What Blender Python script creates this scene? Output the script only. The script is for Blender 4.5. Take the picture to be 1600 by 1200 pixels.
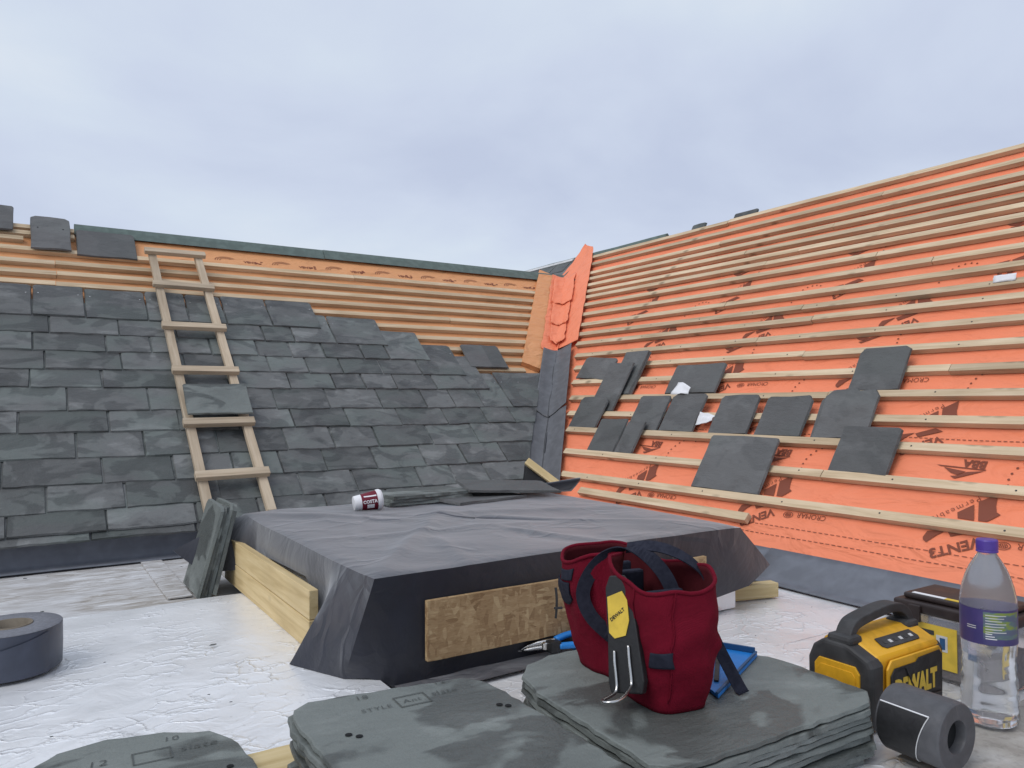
import bpy, math, random
from math import sin, cos, tan, radians, pi, atan2, sqrt
from mathutils import Vector, Matrix, noise

# ------------------------------------------------------------------ clear
for o in list(bpy.data.objects): bpy.data.objects.remove(o, do_unlink=True)
S = bpy.context.scene
COL = S.collection
rnd = random.Random(7)

# ------------------------------------------------------------------ camera
YAW, PITCH, ROLL, CAM_H = radians(32.65), radians(1.25), radians(-.26), .64
f0 = Vector((sin(YAW), cos(YAW), 0)); r0 = Vector((cos(YAW), -sin(YAW), 0)); u0 = Vector((0, 0, 1))
fw = f0*cos(PITCH) + u0*sin(PITCH); up = -f0*sin(PITCH) + u0*cos(PITCH)
rt = r0*cos(ROLL) + up*sin(ROLL); up = -r0*sin(ROLL) + up*cos(ROLL)
cd = bpy.data.cameras.new('camera'); cam = bpy.data.objects.new('camera', cd); COL.objects.link(cam)
cd.sensor_width = 36; cd.lens = 1192/1600*36; cd.clip_start = .02; cd.clip_end = 3000
cam.matrix_world = Matrix(((rt.x, up.x, -fw.x, 0), (rt.y, up.y, -fw.y, 0), (rt.z, up.z, -fw.z, CAM_H), (0, 0, 0, 1)))
S.camera = cam

# ------------------------------------------------------------------ sky, sun, exposure
SUN_AZ, SUN_EL = radians(-100), radians(52)      # azimuth from +Y towards +X
W = bpy.data.worlds.new('World'); S.world = W; W.use_nodes = True
nt = W.node_tree; nt.nodes.clear()
def N(t, typ, **kw):
    n = t.nodes.new(typ)
    for k, v in kw.items(): setattr(n, k, v)
    return n
out = N(nt, 'ShaderNodeOutputWorld'); bg = N(nt, 'ShaderNodeBackground')
sky = N(nt, 'ShaderNodeTexSky', sky_type='NISHITA', sun_disc=False, sun_elevation=SUN_EL, sun_rotation=SUN_AZ)
skm = N(nt, 'ShaderNodeMixRGB', blend_type='MULTIPLY'); skm.inputs[0].default_value = 1; skm.inputs[2].default_value = (.10, .10, .10, 1)
nt.links.new(sky.outputs[0], skm.inputs[1])
tc = N(nt, 'ShaderNodeTexCoord'); sep = N(nt, 'ShaderNodeSeparateXYZ'); nt.links.new(tc.outputs['Generated'], sep.inputs[0])
zc = N(nt, 'ShaderNodeMath', operation='MAXIMUM'); nt.links.new(sep.outputs[2], zc.inputs[0]); zc.inputs[1].default_value = 0
za = N(nt, 'ShaderNodeMath', operation='ADD'); nt.links.new(zc.outputs[0], za.inputs[0]); za.inputs[1].default_value = .22
dx = N(nt, 'ShaderNodeMath', operation='DIVIDE'); dy = N(nt, 'ShaderNodeMath', operation='DIVIDE')
nt.links.new(sep.outputs[0], dx.inputs[0]); nt.links.new(za.outputs[0], dx.inputs[1])
nt.links.new(sep.outputs[1], dy.inputs[0]); nt.links.new(za.outputs[0], dy.inputs[1])
cmb = N(nt, 'ShaderNodeCombineXYZ'); nt.links.new(dx.outputs[0], cmb.inputs[0]); nt.links.new(dy.outputs[0], cmb.inputs[1]); cmb.inputs[2].default_value = 3.1
n1 = N(nt, 'ShaderNodeTexNoise'); n1.inputs['Scale'].default_value = 1.0; n1.inputs['Detail'].default_value = 7; n1.inputs['Roughness'].default_value = .5; n1.inputs['Distortion'].default_value = .35
nt.links.new(cmb.outputs[0], n1.inputs['Vector'])
cr = N(nt, 'ShaderNodeValToRGB'); e = cr.color_ramp
e.elements[0].position = .34; e.elements[0].color = (.56, .625, .79, 1)
e.elements[1].position = .66; e.elements[1].color = (.745, .815, .905, 1)
m1 = e.elements.new(.47); m1.color = (.635, .705, .855, 1)
m2 = e.elements.new(.57); m2.color = (.685, .765, .885, 1)
nt.links.new(n1.outputs[0], cr.inputs[0])
mx = N(nt, 'ShaderNodeMixRGB'); mx.inputs[0].default_value = .93
nt.links.new(skm.outputs[0], mx.inputs[1]); nt.links.new(cr.outputs[0], mx.inputs[2])
nt.links.new(mx.outputs[0], bg.inputs[0]); bg.inputs[1].default_value = 1.0
nt.links.new(bg.outputs[0], out.inputs[0])
sd = bpy.data.lights.new('sun', 'SUN'); so = bpy.data.objects.new('sun', sd); COL.objects.link(so)
sd.energy = 1.45; sd.angle = radians(35); sd.color = (1, .965, .92)
to_sun = Vector((sin(SUN_AZ)*cos(SUN_EL), cos(SUN_AZ)*cos(SUN_EL), sin(SUN_EL)))
so.rotation_euler = (-to_sun).to_track_quat('-Z', 'Y').to_euler(); so.location = (-4, -1, 8)
S.view_settings.view_transform = 'Standard'; S.view_settings.look = 'None'; S.view_settings.exposure = 0.0; S.view_settings.gamma = 1
S.render.engine = 'CYCLES'; S.render.resolution_x = 1024; S.render.resolution_y = 768

# ------------------------------------------------------------------ roof planes
tL, Y0 = radians(42), 3.30          # far slope: rises towards +Y, courses run along X
tR, X0 = radians(46.5), 2.26        # right slope: rises towards +X, battens run along Y
ML = Matrix(((1, 0, 0, 0), (0, cos(tL), -sin(tL), Y0), (0, sin(tL), cos(tL), 0), (0, 0, 0, 1)))
MR = Matrix(((0, cos(tR), -sin(tR), X0), (-1, 0, 0, 0), (0, sin(tR), cos(tR), 0), (0, 0, 0, 1)))   # local x = -Y
def Lpt(u, s, n=0): return ML @ Vector((u, s, n))
def Rpt(v, s, n=0): return MR @ Vector((-v, s, n))
S_L, S_R = 2.50, 2.575               # slope lengths to the ridges
def valleyL(s): return X0 + s*sin(tL)/tan(tR)
def valleyR(s): return Y0 + s*sin(tR)/tan(tL)

# ------------------------------------------------------------------ scene helpers
WM = {}
def put(o, world=None, parent=None):
    world = world if world is not None else Matrix.Identity(4)
    COL.objects.link(o)
    if parent is not None:
        o.parent = parent; o.matrix_parent_inverse = WM[parent.name].inverted()
    o.matrix_basis = world; WM[o.name] = world
    return o
def tag(o, label=None, cat=None, group=None, kind=None):
    if label: o['label'] = label
    if cat: o['category'] = cat
    if group: o['group'] = group
    if kind: o['kind'] = kind
    return o
def empty(name, loc=(0, 0, 0), label=None, cat=None, group=None):
    o = bpy.data.objects.new(name, None); o.empty_display_size = .05
    return tag(put(o, Matrix.Translation(loc)), label, cat, group)
def inst(name, mesh, world, parent=None):
    return put(bpy.data.objects.new(name, mesh), world, parent)

class MB:
    def __init__(s): s.v = []; s.f = []; s.m = []
    def add(s, vs, fs, mi=0):
        b = len(s.v); s.v += [tuple(p) for p in vs]; s.f += [tuple(b+i for i in f) for f in fs]; s.m += [mi]*len(fs); return s
    def box(s, x0, x1, y0, y1, z0, z1, M=None, mi=0):
        vs = [Vector((x, y, z)) for z in (z0, z1) for y in (y0, y1) for x in (x0, x1)]
        if M is not None: vs = [M @ p for p in vs]
        return s.add(vs, [(0, 2, 3, 1), (4, 5, 7, 6), (0, 1, 5, 4), (2, 6, 7, 3), (0, 4, 6, 2), (1, 3, 7, 5)], mi)
    def prism(s, poly, z0, z1, M=None, mi=0):
        n = len(poly); vs = [Vector((x, y, z0)) for x, y in poly] + [Vector((x, y, z1)) for x, y in poly]
        if M is not None: vs = [M @ p for p in vs]
        return s.add(vs, [tuple(range(n-1, -1, -1)), tuple(range(n, 2*n))] + [(i, (i+1) % n, n+(i+1) % n, n+i) for i in range(n)], mi)
    def tube(s, path, r, n=8, closed=False, mi=0):
        path = [Vector(p) for p in path]; k = len(path); rs = r if isinstance(r, (list, tuple)) else [r]*k
        up0 = Vector((0, 0, 1)); rings = []
        for i, p in enumerate(path):
            a = path[(i-1) % k] if (closed or i) else p; b = path[(i+1) % k] if (closed or i < k-1) else p
            d = (b-a).normalized(); x = d.cross(up0)
            if x.length < 1e-3: x = d.cross(Vector((1, 0, 0)))
            x.normalize(); y = x.cross(d)
            rings.append([p + rs[i]*(x*cos(2*pi*j/n) + y*sin(2*pi*j/n)) for j in range(n)])
        fs = []; q = k if closed else k-1
        for i in range(q):
            for j in range(n):
                fs.append((i*n+j, ((i+1) % k)*n+j, ((i+1) % k)*n+(j+1) % n, i*n+(j+1) % n))
        if not closed: fs += [tuple(range(n-1, -1, -1))[::-1], tuple((k-1)*n+j for j in range(n))[::-1]]
        return s.add([p for r_ in rings for p in r_], fs, mi)
    def lathe(s, prof, n=32, M=None, mi=0, cap=True):
        k = len(prof); vs = [Vector((r*cos(2*pi*j/n), r*sin(2*pi*j/n), z)) for r, z in prof for j in range(n)]
        if M is not None: vs = [M @ p for p in vs]
        fs = [(i*n+j, i*n+(j+1) % n, (i+1)*n+(j+1) % n, (i+1)*n+j) for i in range(k-1) for j in range(n)]
        if cap: fs += [tuple(range(n-1, -1, -1)), tuple((k-1)*n+j for j in range(n))]
        return s.add(vs, fs, mi)
    def grid(s, fn, nu, nv, mi=0):
        vs = [fn(i/nu, j/nv) for j in range(nv+1) for i in range(nu+1)]
        fs = [(j*(nu+1)+i, j*(nu+1)+i+1, (j+1)*(nu+1)+i+1, (j+1)*(nu+1)+i) for j in range(nv) for i in range(nu)]
        return s.add(vs, fs, mi)
    def ribbon(s, path, wid, th, side):
        """a webbing strap: path points, width along the vector side (one or a list)"""
        path = [Vector(p) for p in path]; k = len(path); vs = []
        for i, p in enumerate(path):
            d = (path[min(i+1, k-1)] - path[max(i-1, 0)]).normalized()
            sv = Vector(side[i] if isinstance(side, list) else side); sv = (sv - d*sv.dot(d)).normalized(); nn = d.cross(sv)
            w = wid[i] if isinstance(wid, list) else wid
            vs += [p - sv*w/2 - nn*th/2, p + sv*w/2 - nn*th/2, p + sv*w/2 + nn*th/2, p - sv*w/2 + nn*th/2]
        fs = [(i*4+j, i*4+(j+1) % 4, i*4+4+(j+1) % 4, i*4+4+j) for i in range(k-1) for j in range(4)]
        fs += [(3, 2, 1, 0), tuple((k-1)*4+j for j in range(4))]
        return s.add(vs, fs)
    def mesh(s, name, mats, smooth=False):
        me = bpy.data.meshes.new(name); me.from_pydata(s.v, [], s.f)
        for m in (mats if isinstance(mats, (list, tuple)) else [mats]): me.materials.append(m)
        if any(s.m): me.polygons.foreach_set('material_index', s.m)
        if smooth: me.polygons.foreach_set('use_smooth', [True]*len(me.polygons))
        me.validate(); me.update(); return me
    def build(s, name, mats, parent=None, M=None, smooth=False, bevel=0, seg=2, sub=0, auto=None):
        o = inst(name, s.mesh(name, mats, smooth), M, parent)
        if sub:
            md = o.modifiers.new('sub', 'SUBSURF'); md.levels = md.render_levels = sub
        if bevel:
            md = o.modifiers.new('bevel', 'BEVEL'); md.width = bevel; md.segments = seg; md.limit_method = 'ANGLE'; md.angle_limit = radians(35)
        return o
def smoothpath(pts, k=6):
    """Catmull-Rom through the points"""
    P = [Vector(p) for p in pts]; o = []
    for i in range(len(P)-1):
        a, b, c, d = P[max(i-1, 0)], P[i], P[i+1], P[min(i+2, len(P)-1)]
        for j in range(k):
            t = j/k; o.append(.5*((2*b) + (c-a)*t + (2*a-5*b+4*c-d)*t*t + (3*b-a-3*c+d)*t**3))
    return o + [P[-1]]
def nz(x, y, z=0.0): return noise.noise(Vector((x, y, z)))

def text_geo(txt, size, bold=0.0, shear=0.0, spacing=1.0):
    """flat lettering as verts and faces, left-aligned on the baseline"""
    c = bpy.data.curves.new('lettering', 'FONT'); c.body = txt; c.size = size; c.offset = bold; c.shear = shear; c.space_character = spacing; c.resolution_u = 3
    o = bpy.data.objects.new('lettering', c); COL.objects.link(o)
    bpy.context.view_layer.update()
    me = bpy.data.meshes.new_from_object(o.evaluated_get(bpy.context.evaluated_depsgraph_get()))
    vs = [p.co.copy() for p in me.vertices]; fs = [tuple(p.vertices) for p in me.polygons]
    bpy.data.objects.remove(o, do_unlink=True); bpy.data.curves.remove(c); bpy.data.meshes.remove(me)
    w = max(p.x for p in vs) if vs else 0
    return vs, fs, w

# ------------------------------------------------------------------ materials
class MT:
    """small node-building wrapper round one Principled material"""
    def __init__(s, name):
        s.m = bpy.data.materials.new(name); s.m.use_nodes = True; s.t = s.m.node_tree
        s.p = s.t.nodes['Principled BSDF']; s.L = s.t.links.new
    def n(s, typ, **kw): return N(s.t, typ, **kw)
    def coord(s, kind='Object', scale=(1, 1, 1), rot=(0, 0, 0)):
        tc = s.n('ShaderNodeTexCoord'); mp = s.n('ShaderNodeMapping'); mp.inputs['Scale'].default_value = scale; mp.inputs['Rotation'].default_value = rot
        s.L(tc.outputs[kind], mp.inputs[0]); return mp.outputs[0]
    def rand(s): return s.n('ShaderNodeObjectInfo').outputs['Random']
    def math(s, op, a, b):
        n = s.n('ShaderNodeMath', operation=op)
        for i, x in enumerate((a, b)):
            if isinstance(x, (int, float)): n.inputs[i].default_value = x
            else: s.L(x, n.inputs[i])
        return n.outputs[0]
    def noise(s, vec, scale, detail=4, rough=.55, dist=0, w=None):
        n = s.n('ShaderNodeTexNoise')
        if w is not None:
            n.noise_dimensions = '4D'; s.L(s.math('MULTIPLY', w, 37.0), n.inputs['W'])
        n.inputs['Scale'].default_value = scale; n.inputs['Detail'].default_value = detail; n.inputs['Roughness'].default_value = rough; n.inputs['Distortion'].default_value = dist
        s.L(vec, n.inputs['Vector']); return n.outputs[0]
    def ramp(s, fac, stops, interp='LINEAR'):
        r = s.n('ShaderNodeValToRGB'); r.color_ramp.interpolation = interp; e = r.color_ramp.elements
        while len(e) < len(stops): e.new(.5)
        for q, (p, c) in zip(e, stops):
            q.position = p; q.color = (c, c, c, 1) if isinstance(c, (int, float)) else tuple(c)+(1,)
        s.L(fac, r.inputs[0]); return r.outputs[0]
    def mix(s, f, a, b, mode='MIX'):
        n = s.n('ShaderNodeMixRGB', blend_type=mode)
        for i, x in enumerate((f, a, b)):
            if isinstance(x, (int, float)): n.inputs[i].default_value = x if i == 0 else (x, x, x, 1)
            elif isinstance(x, tuple): n.inputs[i].default_value = x+(1,)
            else: s.L(x, n.inputs[i])
        return n.outputs[0]
    def bump(s, h, strength=.3, dist=.01, normal=None):
        b = s.n('ShaderNodeBump'); b.inputs['Strength'].default_value = strength; b.inputs['Distance'].default_value = dist
        s.L(h, b.inputs['Height'])
        if normal is not None: s.L(normal, b.inputs['Normal'])
        s.L(b.outputs[0], s.p.inputs['Normal']); return b.outputs[0]
    def set(s, **kw):
        names = dict(color='Base Color', rough='Roughness', metal='Metallic', spec='Specular IOR Level', trans='Transmission Weight', ior='IOR', alpha='Alpha', coat='Coat Weight', sheen='Sheen Weight')
        for k, x in kw.items():
            i = s.p.inputs[names[k]]
            if isinstance(x, (int, float)): i.default_value = x
            elif isinstance(x, tuple): i.default_value = x+(1,)
            else: s.L(x, i)
        return s

def slate_material(name, dark, mid, light, tint, wet=.5, gain=(.72, 1.25), scale=1.0):
    t = MT(name); r = t.rand()
    co = t.coord(scale=(1, 1.7, 1)); a = t.noise(co, 5.5*scale, 4, .55, .6, r)
    b = t.noise(co, 16*scale, 5, .6, .4, r); c = t.noise(co, 3.2*scale, 2, .5, .2, t.math('ADD', r, .37))
    col = t.ramp(t.math('ADD', t.math('MULTIPLY', a, .7), t.math('MULTIPLY', b, .3)), [(.36, dark), (.47, mid), (.53, mid), (.62, light)])
    col = t.mix(t.ramp(c, [(.45, 0), (.62, .65)]), col, tint, 'MIX')
    patch = t.ramp(t.noise(co, 4.3*scale, 3, .5, 1.2, t.math('ADD', r, .71)), [(.5, 1.0), (.545, wet)])      # damp patches with edges of their own
    col = t.mix(1.0, col, patch, 'MULTIPLY')
    spk = t.noise(t.coord(), 240*scale, 3, .7); col = t.mix(t.ramp(spk, [(.30, .28), (.45, 0)]), col, dark); col = t.mix(t.ramp(t.noise(t.coord(scale=(1, 14, 1), rot=(0, 0, .5)), 26, 4, .7, .2, r), [(.62, 0), (.72, .30)]), col, light)
    g = t.math('ADD', t.math('MULTIPLY', r, gain[1]-gain[0]), gain[0])
    hsv = t.n('ShaderNodeHueSaturation'); t.L(g, hsv.inputs['Value']); t.L(col, hsv.inputs['Color'])
    t.set(color=hsv.outputs[0], rough=t.ramp(patch, [(.5, .38), (1, .62)]), spec=.42)
    f = t.noise(t.coord(scale=(1, 2.2, 3)), 22, 6, .62, .5, r); h = t.noise(t.coord(), 160, 3, .6)
    ter = t.math('SNAP', t.math('MULTIPLY', t.noise(t.coord(scale=(1, 1.5, 1)), 7*scale, 5, .6, 1.0, t.math('ADD', r, .13)), 1.0), .045)
    t.bump(t.math('ADD', t.math('ADD', t.math('MULTIPLY', f, .7), t.math('MULTIPLY', h, .18)), t.math('MULTIPLY', ter, 1.6)), .6, .010)
    return t.m
M_slate = slate_material('slate', (.082, .084, .084), (.118, .122, .121), (.175, .180, .178), (.114, .137, .127), .62, (.74, 1.28))
M_slate_loose = slate_material('slate_loose', (.088, .086, .085), (.108, .108, .108), (.135, .136, .136), (.108, .116, .113), .80, (.82, 1.2), .7)
M_slate_green = slate_material('slate_green', (.120, .134, .127), (.162, .179, .169), (.212, .231, .219), (.146, .162, .153), .50, (.85, 1.1), .8)

def wood_material(name, a, b, c, along=0, gain=(.85, 1.12), knots=True, rough=.7):
    t = MT(name); r = t.rand(); sc = [26, 26, 26]; sc[along] = 1.6
    co = t.coord(scale=tuple(sc)); g = t.noise(co, 1.6, 5, .6, .9, r)
    col = t.ramp(g, [(.3, a), (.5, b), (.68, c)])
    if knots:
        k = [9, 9, 9]; k[along] = 4.5
        v = t.n('ShaderNodeTexVoronoi'); v.inputs['Scale'].default_value = 1.0; t.L(t.coord(scale=tuple(k)), v.inputs['Vector'])
        col = t.mix(t.ramp(v.outputs['Distance'], [(.07, .75), (.17, 0)]), col, tuple(x*.42 for x in a))
    blot = t.noise(t.coord(), 4, 3, .5, 0, r); col = t.mix(t.ramp(blot, [(.35, .22), (.6, 0)]), col, tuple(x*.55 for x in a))
    hsv = t.n('ShaderNodeHueSaturation'); t.L(t.math('ADD', t.math('MULTIPLY', r, gain[1]-gain[0]), gain[0]), hsv.inputs['Value']); t.L(col, hsv.inputs['Color'])
    t.set(color=hsv.outputs[0], rough=rough, spec=.25); t.bump(g, .25, .004); return t.m
M_batten = wood_material('batten_wood', (.42, .31, .19), (.57, .44, .29), (.66, .53, .37), 0, (.84, 1.14))
M_ladder = wood_material('ladder_wood', (.36, .28, .195), (.49, .395, .285), (.57, .475, .355), 1)
M_ladder_rung = wood_material('ladder_rung_wood', (.36, .28, .195), (.49, .395, .285), (.57, .475, .355), 0)
M_plank = wood_material('plank_wood', (.46, .335, .16), (.60, .46, .24), (.68, .54, .31), 1, (.95, 1.05), True, .6)
M_offcut = wood_material('offcut_wood', (.48, .36, .17), (.62, .49, .26), (.70, .57, .34), 0, (.9, 1.1), False)

def membrane_material(name, col, dirt):
    t = MT(name); co = t.coord(); a = t.noise(co, 2.2, 4, .5, .4); b = t.noise(t.coord(scale=(1, 3, 1)), 7, 4, .55, .8)
    c = t.mix(t.ramp(a, [(.4, 0), (.7, .35)]), col, dirt); c = t.mix(t.ramp(b, [(.55, 0), (.75, .22)]), c, tuple(x*.7 for x in col))
    t.set(color=c, rough=.55, spec=.3)
    t.bump(t.math('ADD', t.noise(t.coord(scale=(1, 2.5, 1)), 5, 3, .5, 1.0), t.math('MULTIPLY', t.noise(co, 300, 2), .03)), .8, .03); return t.m
M_mem = membrane_material('orange_membrane', (.87, .255, .130), (.80, .27, .15))
M_mem_tan = membrane_material('tan_orange_membrane', (.70, .33, .145), (.60, .31, .15))  # yellower, duller orange than the right slope's membrane
t = MT('membrane_print'); t.set(color=(.215, .066, .040), rough=.6, spec=.2); M_print = t.m
def sheet_material(name, col, rough, spec, wr=.4, sc=6):
    t = MT(name); co = t.coord(); a = t.noise(co, sc, 4, .55, 1.3); b = t.noise(co, sc*5, 3, .5, .4)
    t.set(color=t.mix(t.ramp(b, [(.4, 0), (.7, .4)]), col, tuple(min(1, x*1.7) for x in col)), rough=t.ramp(a, [(.3, rough*.8), (.7, rough*1.25)]), spec=spec)
    t.bump(t.math('ADD', a, t.math('MULTIPLY', b, .12)), wr, .02); return t.m
M_poly = sheet_material('black_polythene', (.010, .0115, .020), .36, .36, .22, 5)
_t = MT.__new__(MT); _t.m = M_poly; _t.t = M_poly.node_tree; _t.p = _t.t.nodes['Principled BSDF']; _t.L = _t.t.links.new
_v = _t.n('ShaderNodeTexVoronoi', feature='DISTANCE_TO_EDGE'); _v.inputs['Scale'].default_value = 7; _w = _t.n('ShaderNodeMixRGB'); _w.inputs[0].default_value = .2; _q = _t.n('ShaderNodeTexNoise'); _q.inputs['Scale'].default_value = 5
_t.L(_t.coord(), _q.inputs[0]); _t.L(_t.coord(scale=(1, 1.3, 1), rot=(0, 0, .6)), _w.inputs[1]); _t.L(_q.outputs['Color'], _w.inputs[2]); _t.L(_w.outputs[0], _v.inputs['Vector'])
_b = _t.t.nodes['Bump'].outputs[0]; _t.bump(_t.math('MULTIPLY', _t.ramp(_v.outputs['Distance'], [(0, 1), (.10, .3), (.3, 0)]), _t.ramp(_t.noise(_t.coord(), 4, 3), [(.45, 0), (.65, 1)])), .28, .012, _b)
M_poly.node_tree.nodes['Principled BSDF'].inputs['Sheen Weight'].default_value = .75; M_poly.node_tree.nodes['Principled BSDF'].inputs['Sheen Roughness'].default_value = .45
M_lead = sheet_material('lead_sheet', (.098, .10, .108), .52, .35, .18, 5)
M_upstand = sheet_material('grey_roof_membrane', (.125, .134, .156), .55, .3, .15, 3)
M_green = sheet_material('green_ridge_felt', (.115, .150, .138), .75, .2, .1, 4)
M_black = sheet_material('black_plastic', (.014, .014, .015), .48, .4, .06, 30)
t = MT('foil'); co = t.coord()
v1 = t.n('ShaderNodeTexVoronoi', feature='DISTANCE_TO_EDGE'); v1.inputs['Scale'].default_value = 15
wv = t.n('ShaderNodeMixRGB'); wv.inputs[0].default_value = .16; nn = t.n('ShaderNodeTexNoise'); nn.inputs['Scale'].default_value = 9; nn.inputs['Detail'].default_value = 4
t.L(co, nn.inputs[0]); t.L(t.coord(scale=(.8, 1.5, 1)), wv.inputs[1]); t.L(nn.outputs['Color'], wv.inputs[2]); t.L(wv.outputs[0], v1.inputs['Vector'])
crs = t.ramp(v1.outputs['Distance'], [(0, 1), (.05, .25), (.12, 0)])
keep = t.ramp(t.noise(co, 7, 3, .5, .6), [(.44, 0), (.60, 1)])
crease = t.math('MULTIPLY', crs, keep)
fol = t.mix(t.ramp(t.noise(co, 2.0, 4, .6), [(.4, 0), (.75, .45)]), (.90, .905, .915), (.78, .79, .80))
fol = t.mix(t.ramp(t.noise(co, 55, 3, .5), [(.66, 0), (.74, .35)]), fol, (.42, .41, .40))
fol = t.mix(t.ramp(t.noise(co, 3.7, 5, .65, 1.2), [(.52, 0), (.66, .38)]), fol, (.66, .67, .685))
t.set(color=fol, rough=t.ramp(t.noise(co, 5, 3), [(.35, .30), (.7, .45)]), metal=.40, spec=.5)
t.bump(t.math('ADD', t.math('MULTIPLY', crease, .5), t.math('MULTIPLY', t.noise(co, 10, 4, .6, .8), .55)), .55, .012)
M_foil = t.m
t = MT('worn_foil_board'); co = t.coord(scale=(6, 22, 6)); a = t.noise(co, 1.3, 5, .65, 1.2); b = t.noise(t.coord(), 2.1, 4, .6, .5)
c = t.ramp(a, [(.30, (.27, .225, .18)), (.42, (.40, .365, .325)), (.53, (.53, .515, .50)), (.68, (.70, .705, .71))])
c = t.mix(t.ramp(b, [(.38, .7), (.62, 0)]), c, (.60, .605, .62))
t.set(color=c, rough=t.ramp(a, [(.3, .3), (.7, .55)]), metal=.1, spec=.5); t.bump(a, .35, .006); M_wornfoil = t.m
t = MT('dusty_deck'); co = t.coord(); a = t.noise(co, 6, 6, .65, .4); b = t.noise(co, 60, 4, .6)
c = t.ramp(a, [(.3, (.22, .20, .175)), (.5, (.36, .34, .31)), (.7, (.50, .49, .47))]); c = t.mix(t.ramp(b, [(.5, 0), (.7, .4)]), c, (.14, .13, .12))
t.set(color=c, rough=.75); t.bump(b, .5, .006); M_deck = t.m
t = MT('strand_board'); r_ = None
ca = t.coord(scale=(34, 34, 130), rot=(0, .45, 0)); cb = t.coord(scale=(70, 70, 26), rot=(0, -.6, 0))
va = t.n('ShaderNodeTexVoronoi'); va.inputs['Scale'].default_value = 1; vb_ = t.n('ShaderNodeTexVoronoi'); vb_.inputs['Scale'].default_value = 1
t.L(ca, va.inputs['Vector']); t.L(cb, vb_.inputs['Vector'])
ba = t.n('ShaderNodeRGBToBW'); t.L(va.outputs['Color'], ba.inputs[0]); bb = t.n('ShaderNodeRGBToBW'); t.L(vb_.outputs['Color'], bb.inputs[0])
sel = t.ramp(t.noise(t.coord(), 24, 4, .6, .8), [(.46, 0), (.54, 1)])
bw = t.mix(sel, ba.outputs[0], bb.outputs[0]); gr = t.noise(t.coord(scale=(1, 1, 6)), 60, 4, .6)
bw = t.mix(.42, bw, gr)
c = t.ramp(bw, [(.25, (.24, .145, .07)), (.45, (.335, .22, .112)), (.58, (.39, .265, .14)), (.75, (.49, .36, .20))])
t.set(color=c, rough=.6, spec=.35); t.bump(bw, .25, .003); M_osb = t.m
def plain(name, col, rough=.5, spec=.4, metal=0, var=.25, sc=25, bump=.05):
    t = MT(name); a = t.noise(t.coord(), sc, 5, .6, .3)
    t.set(color=t.mix(t.ramp(a, [(.42, 0), (.72, 1)]), col, tuple(x*(1-var) for x in col)), rough=t.ramp(a, [(.3, rough*.85), (.7, min(1, rough*1.2))]), spec=spec, metal=metal)
    t.bump(a, bump, .004); return t.m
M_yellow = plain('yellow_plastic', (.76, .40, .022), .45, .4, 0, .35, 18)
M_rubber = plain('dark_rubber', (.035, .035, .036), .62, .35, 0, -.9, 22)
M_chrome = plain('bright_steel', (.62, .61, .59), .24, .5, 1, .3, 40)
M_blue = plain('blue_plastic', (.015, .21, .62), .42, .45, 0, .15, 14)
M_bluedark = plain('dark_blue_plastic', (.02, .085, .20), .42, .45, 0, .15, 14)
M_navy = plain('navy_webbing', (.020, .022, .036), .82, .2, 0, .3, 90, .2)
M_purple = plain('purple_cap', (.085, .045, .30), .4, .45)
M_white = plain('white_paper', (.78, .78, .80), .7, .25, 0, .08, 20)
M_maroon = plain('maroon_print', (.16, .012, .026), .55, .3)
M_pale = plain('pale_grey_print', (.60, .60, .60), .6)
M_lid = plain('dark_brown_lid', (.026, .018, .017), .42, .4, 0, -.5, 20)
M_label = plain('yellow_label', (.72, .50, .06), .5)
M_ink = plain('dark_ink', (.03, .031, .033), .7, .2)
M_chalk = plain('crayon_marks', (.098, .106, .103), .85, .1)
M_hole = plain('hole_shadow', (.02, .021, .022), .9, .1)
t = MT('red_canvas'); co = t.coord(); a = t.noise(co, 9, 4, .6, .4)
w1 = t.n('ShaderNodeTexWave', wave_type='BANDS', bands_direction='Z'); w1.inputs['Scale'].default_value = 260; t.L(co, w1.inputs[0])
w2 = t.n('ShaderNodeTexWave', wave_type='BANDS', bands_direction='Y'); w2.inputs['Scale'].default_value = 260; t.L(co, w2.inputs[0])
t.set(color=t.mix(t.ramp(a, [(.35, 0), (.7, .6)]), (.180, .005, .020), (.115, .0035, .013)), rough=.88, spec=.15)
t.bump(t.math('ADD', t.math('MULTIPLY', a, 1.2), t.math('MULTIPLY', t.math('ADD', w1.outputs['Fac'], w2.outputs['Fac']), .03)), .8, .02); M_red = t.m
M_redlining = plain('bag_lining', (.075, .010, .014), .9, .1)
t = MT('clear_plastic'); t.set(color=(.78, .76, .76), rough=.16, trans=.86, ior=1.15, spec=.5); t.bump(t.noise(t.coord(), 30, 4), .12, .004); M_clear = t.m
t = MT('bottle_plastic'); t.set(color=(.97, .96, .97), rough=.12, trans=.9, ior=1.12, spec=.6)
fog = t.noise(t.coord(), 14, 3); t.L(t.ramp(fog, [(.4, .10), (.7, .34)]), t.p.inputs['Roughness']); t.bump(t.noise(t.coord(), 120, 2), .08, .002); M_bottle = t.m
t = MT('water'); t.set(color=(.93, .97, 1.0), rough=.0, trans=1, ior=1.33); M_water = t.m
t = MT('label_purple'); a = t.noise(t.coord(), 30, 3); t.set(color=t.mix(t.ramp(a, [(.45, 0), (.7, .5)]), (.050, .042, .145), (.085, .052, .19)), rough=.35); M_lab1 = t.m
t = MT('label_green'); sx = t.n('ShaderNodeSeparateXYZ'); t.L(t.coord(), sx.inputs[0])
t.set(color=t.ramp(t.noise(t.coord(scale=(3, 3, 9)), 9, 2), [(.42, (.09, .11, .17)), (.52, (.10, .16, .16)), (.6, (.19, .25, .05))]), rough=.35); M_lab2 = t.m

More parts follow.
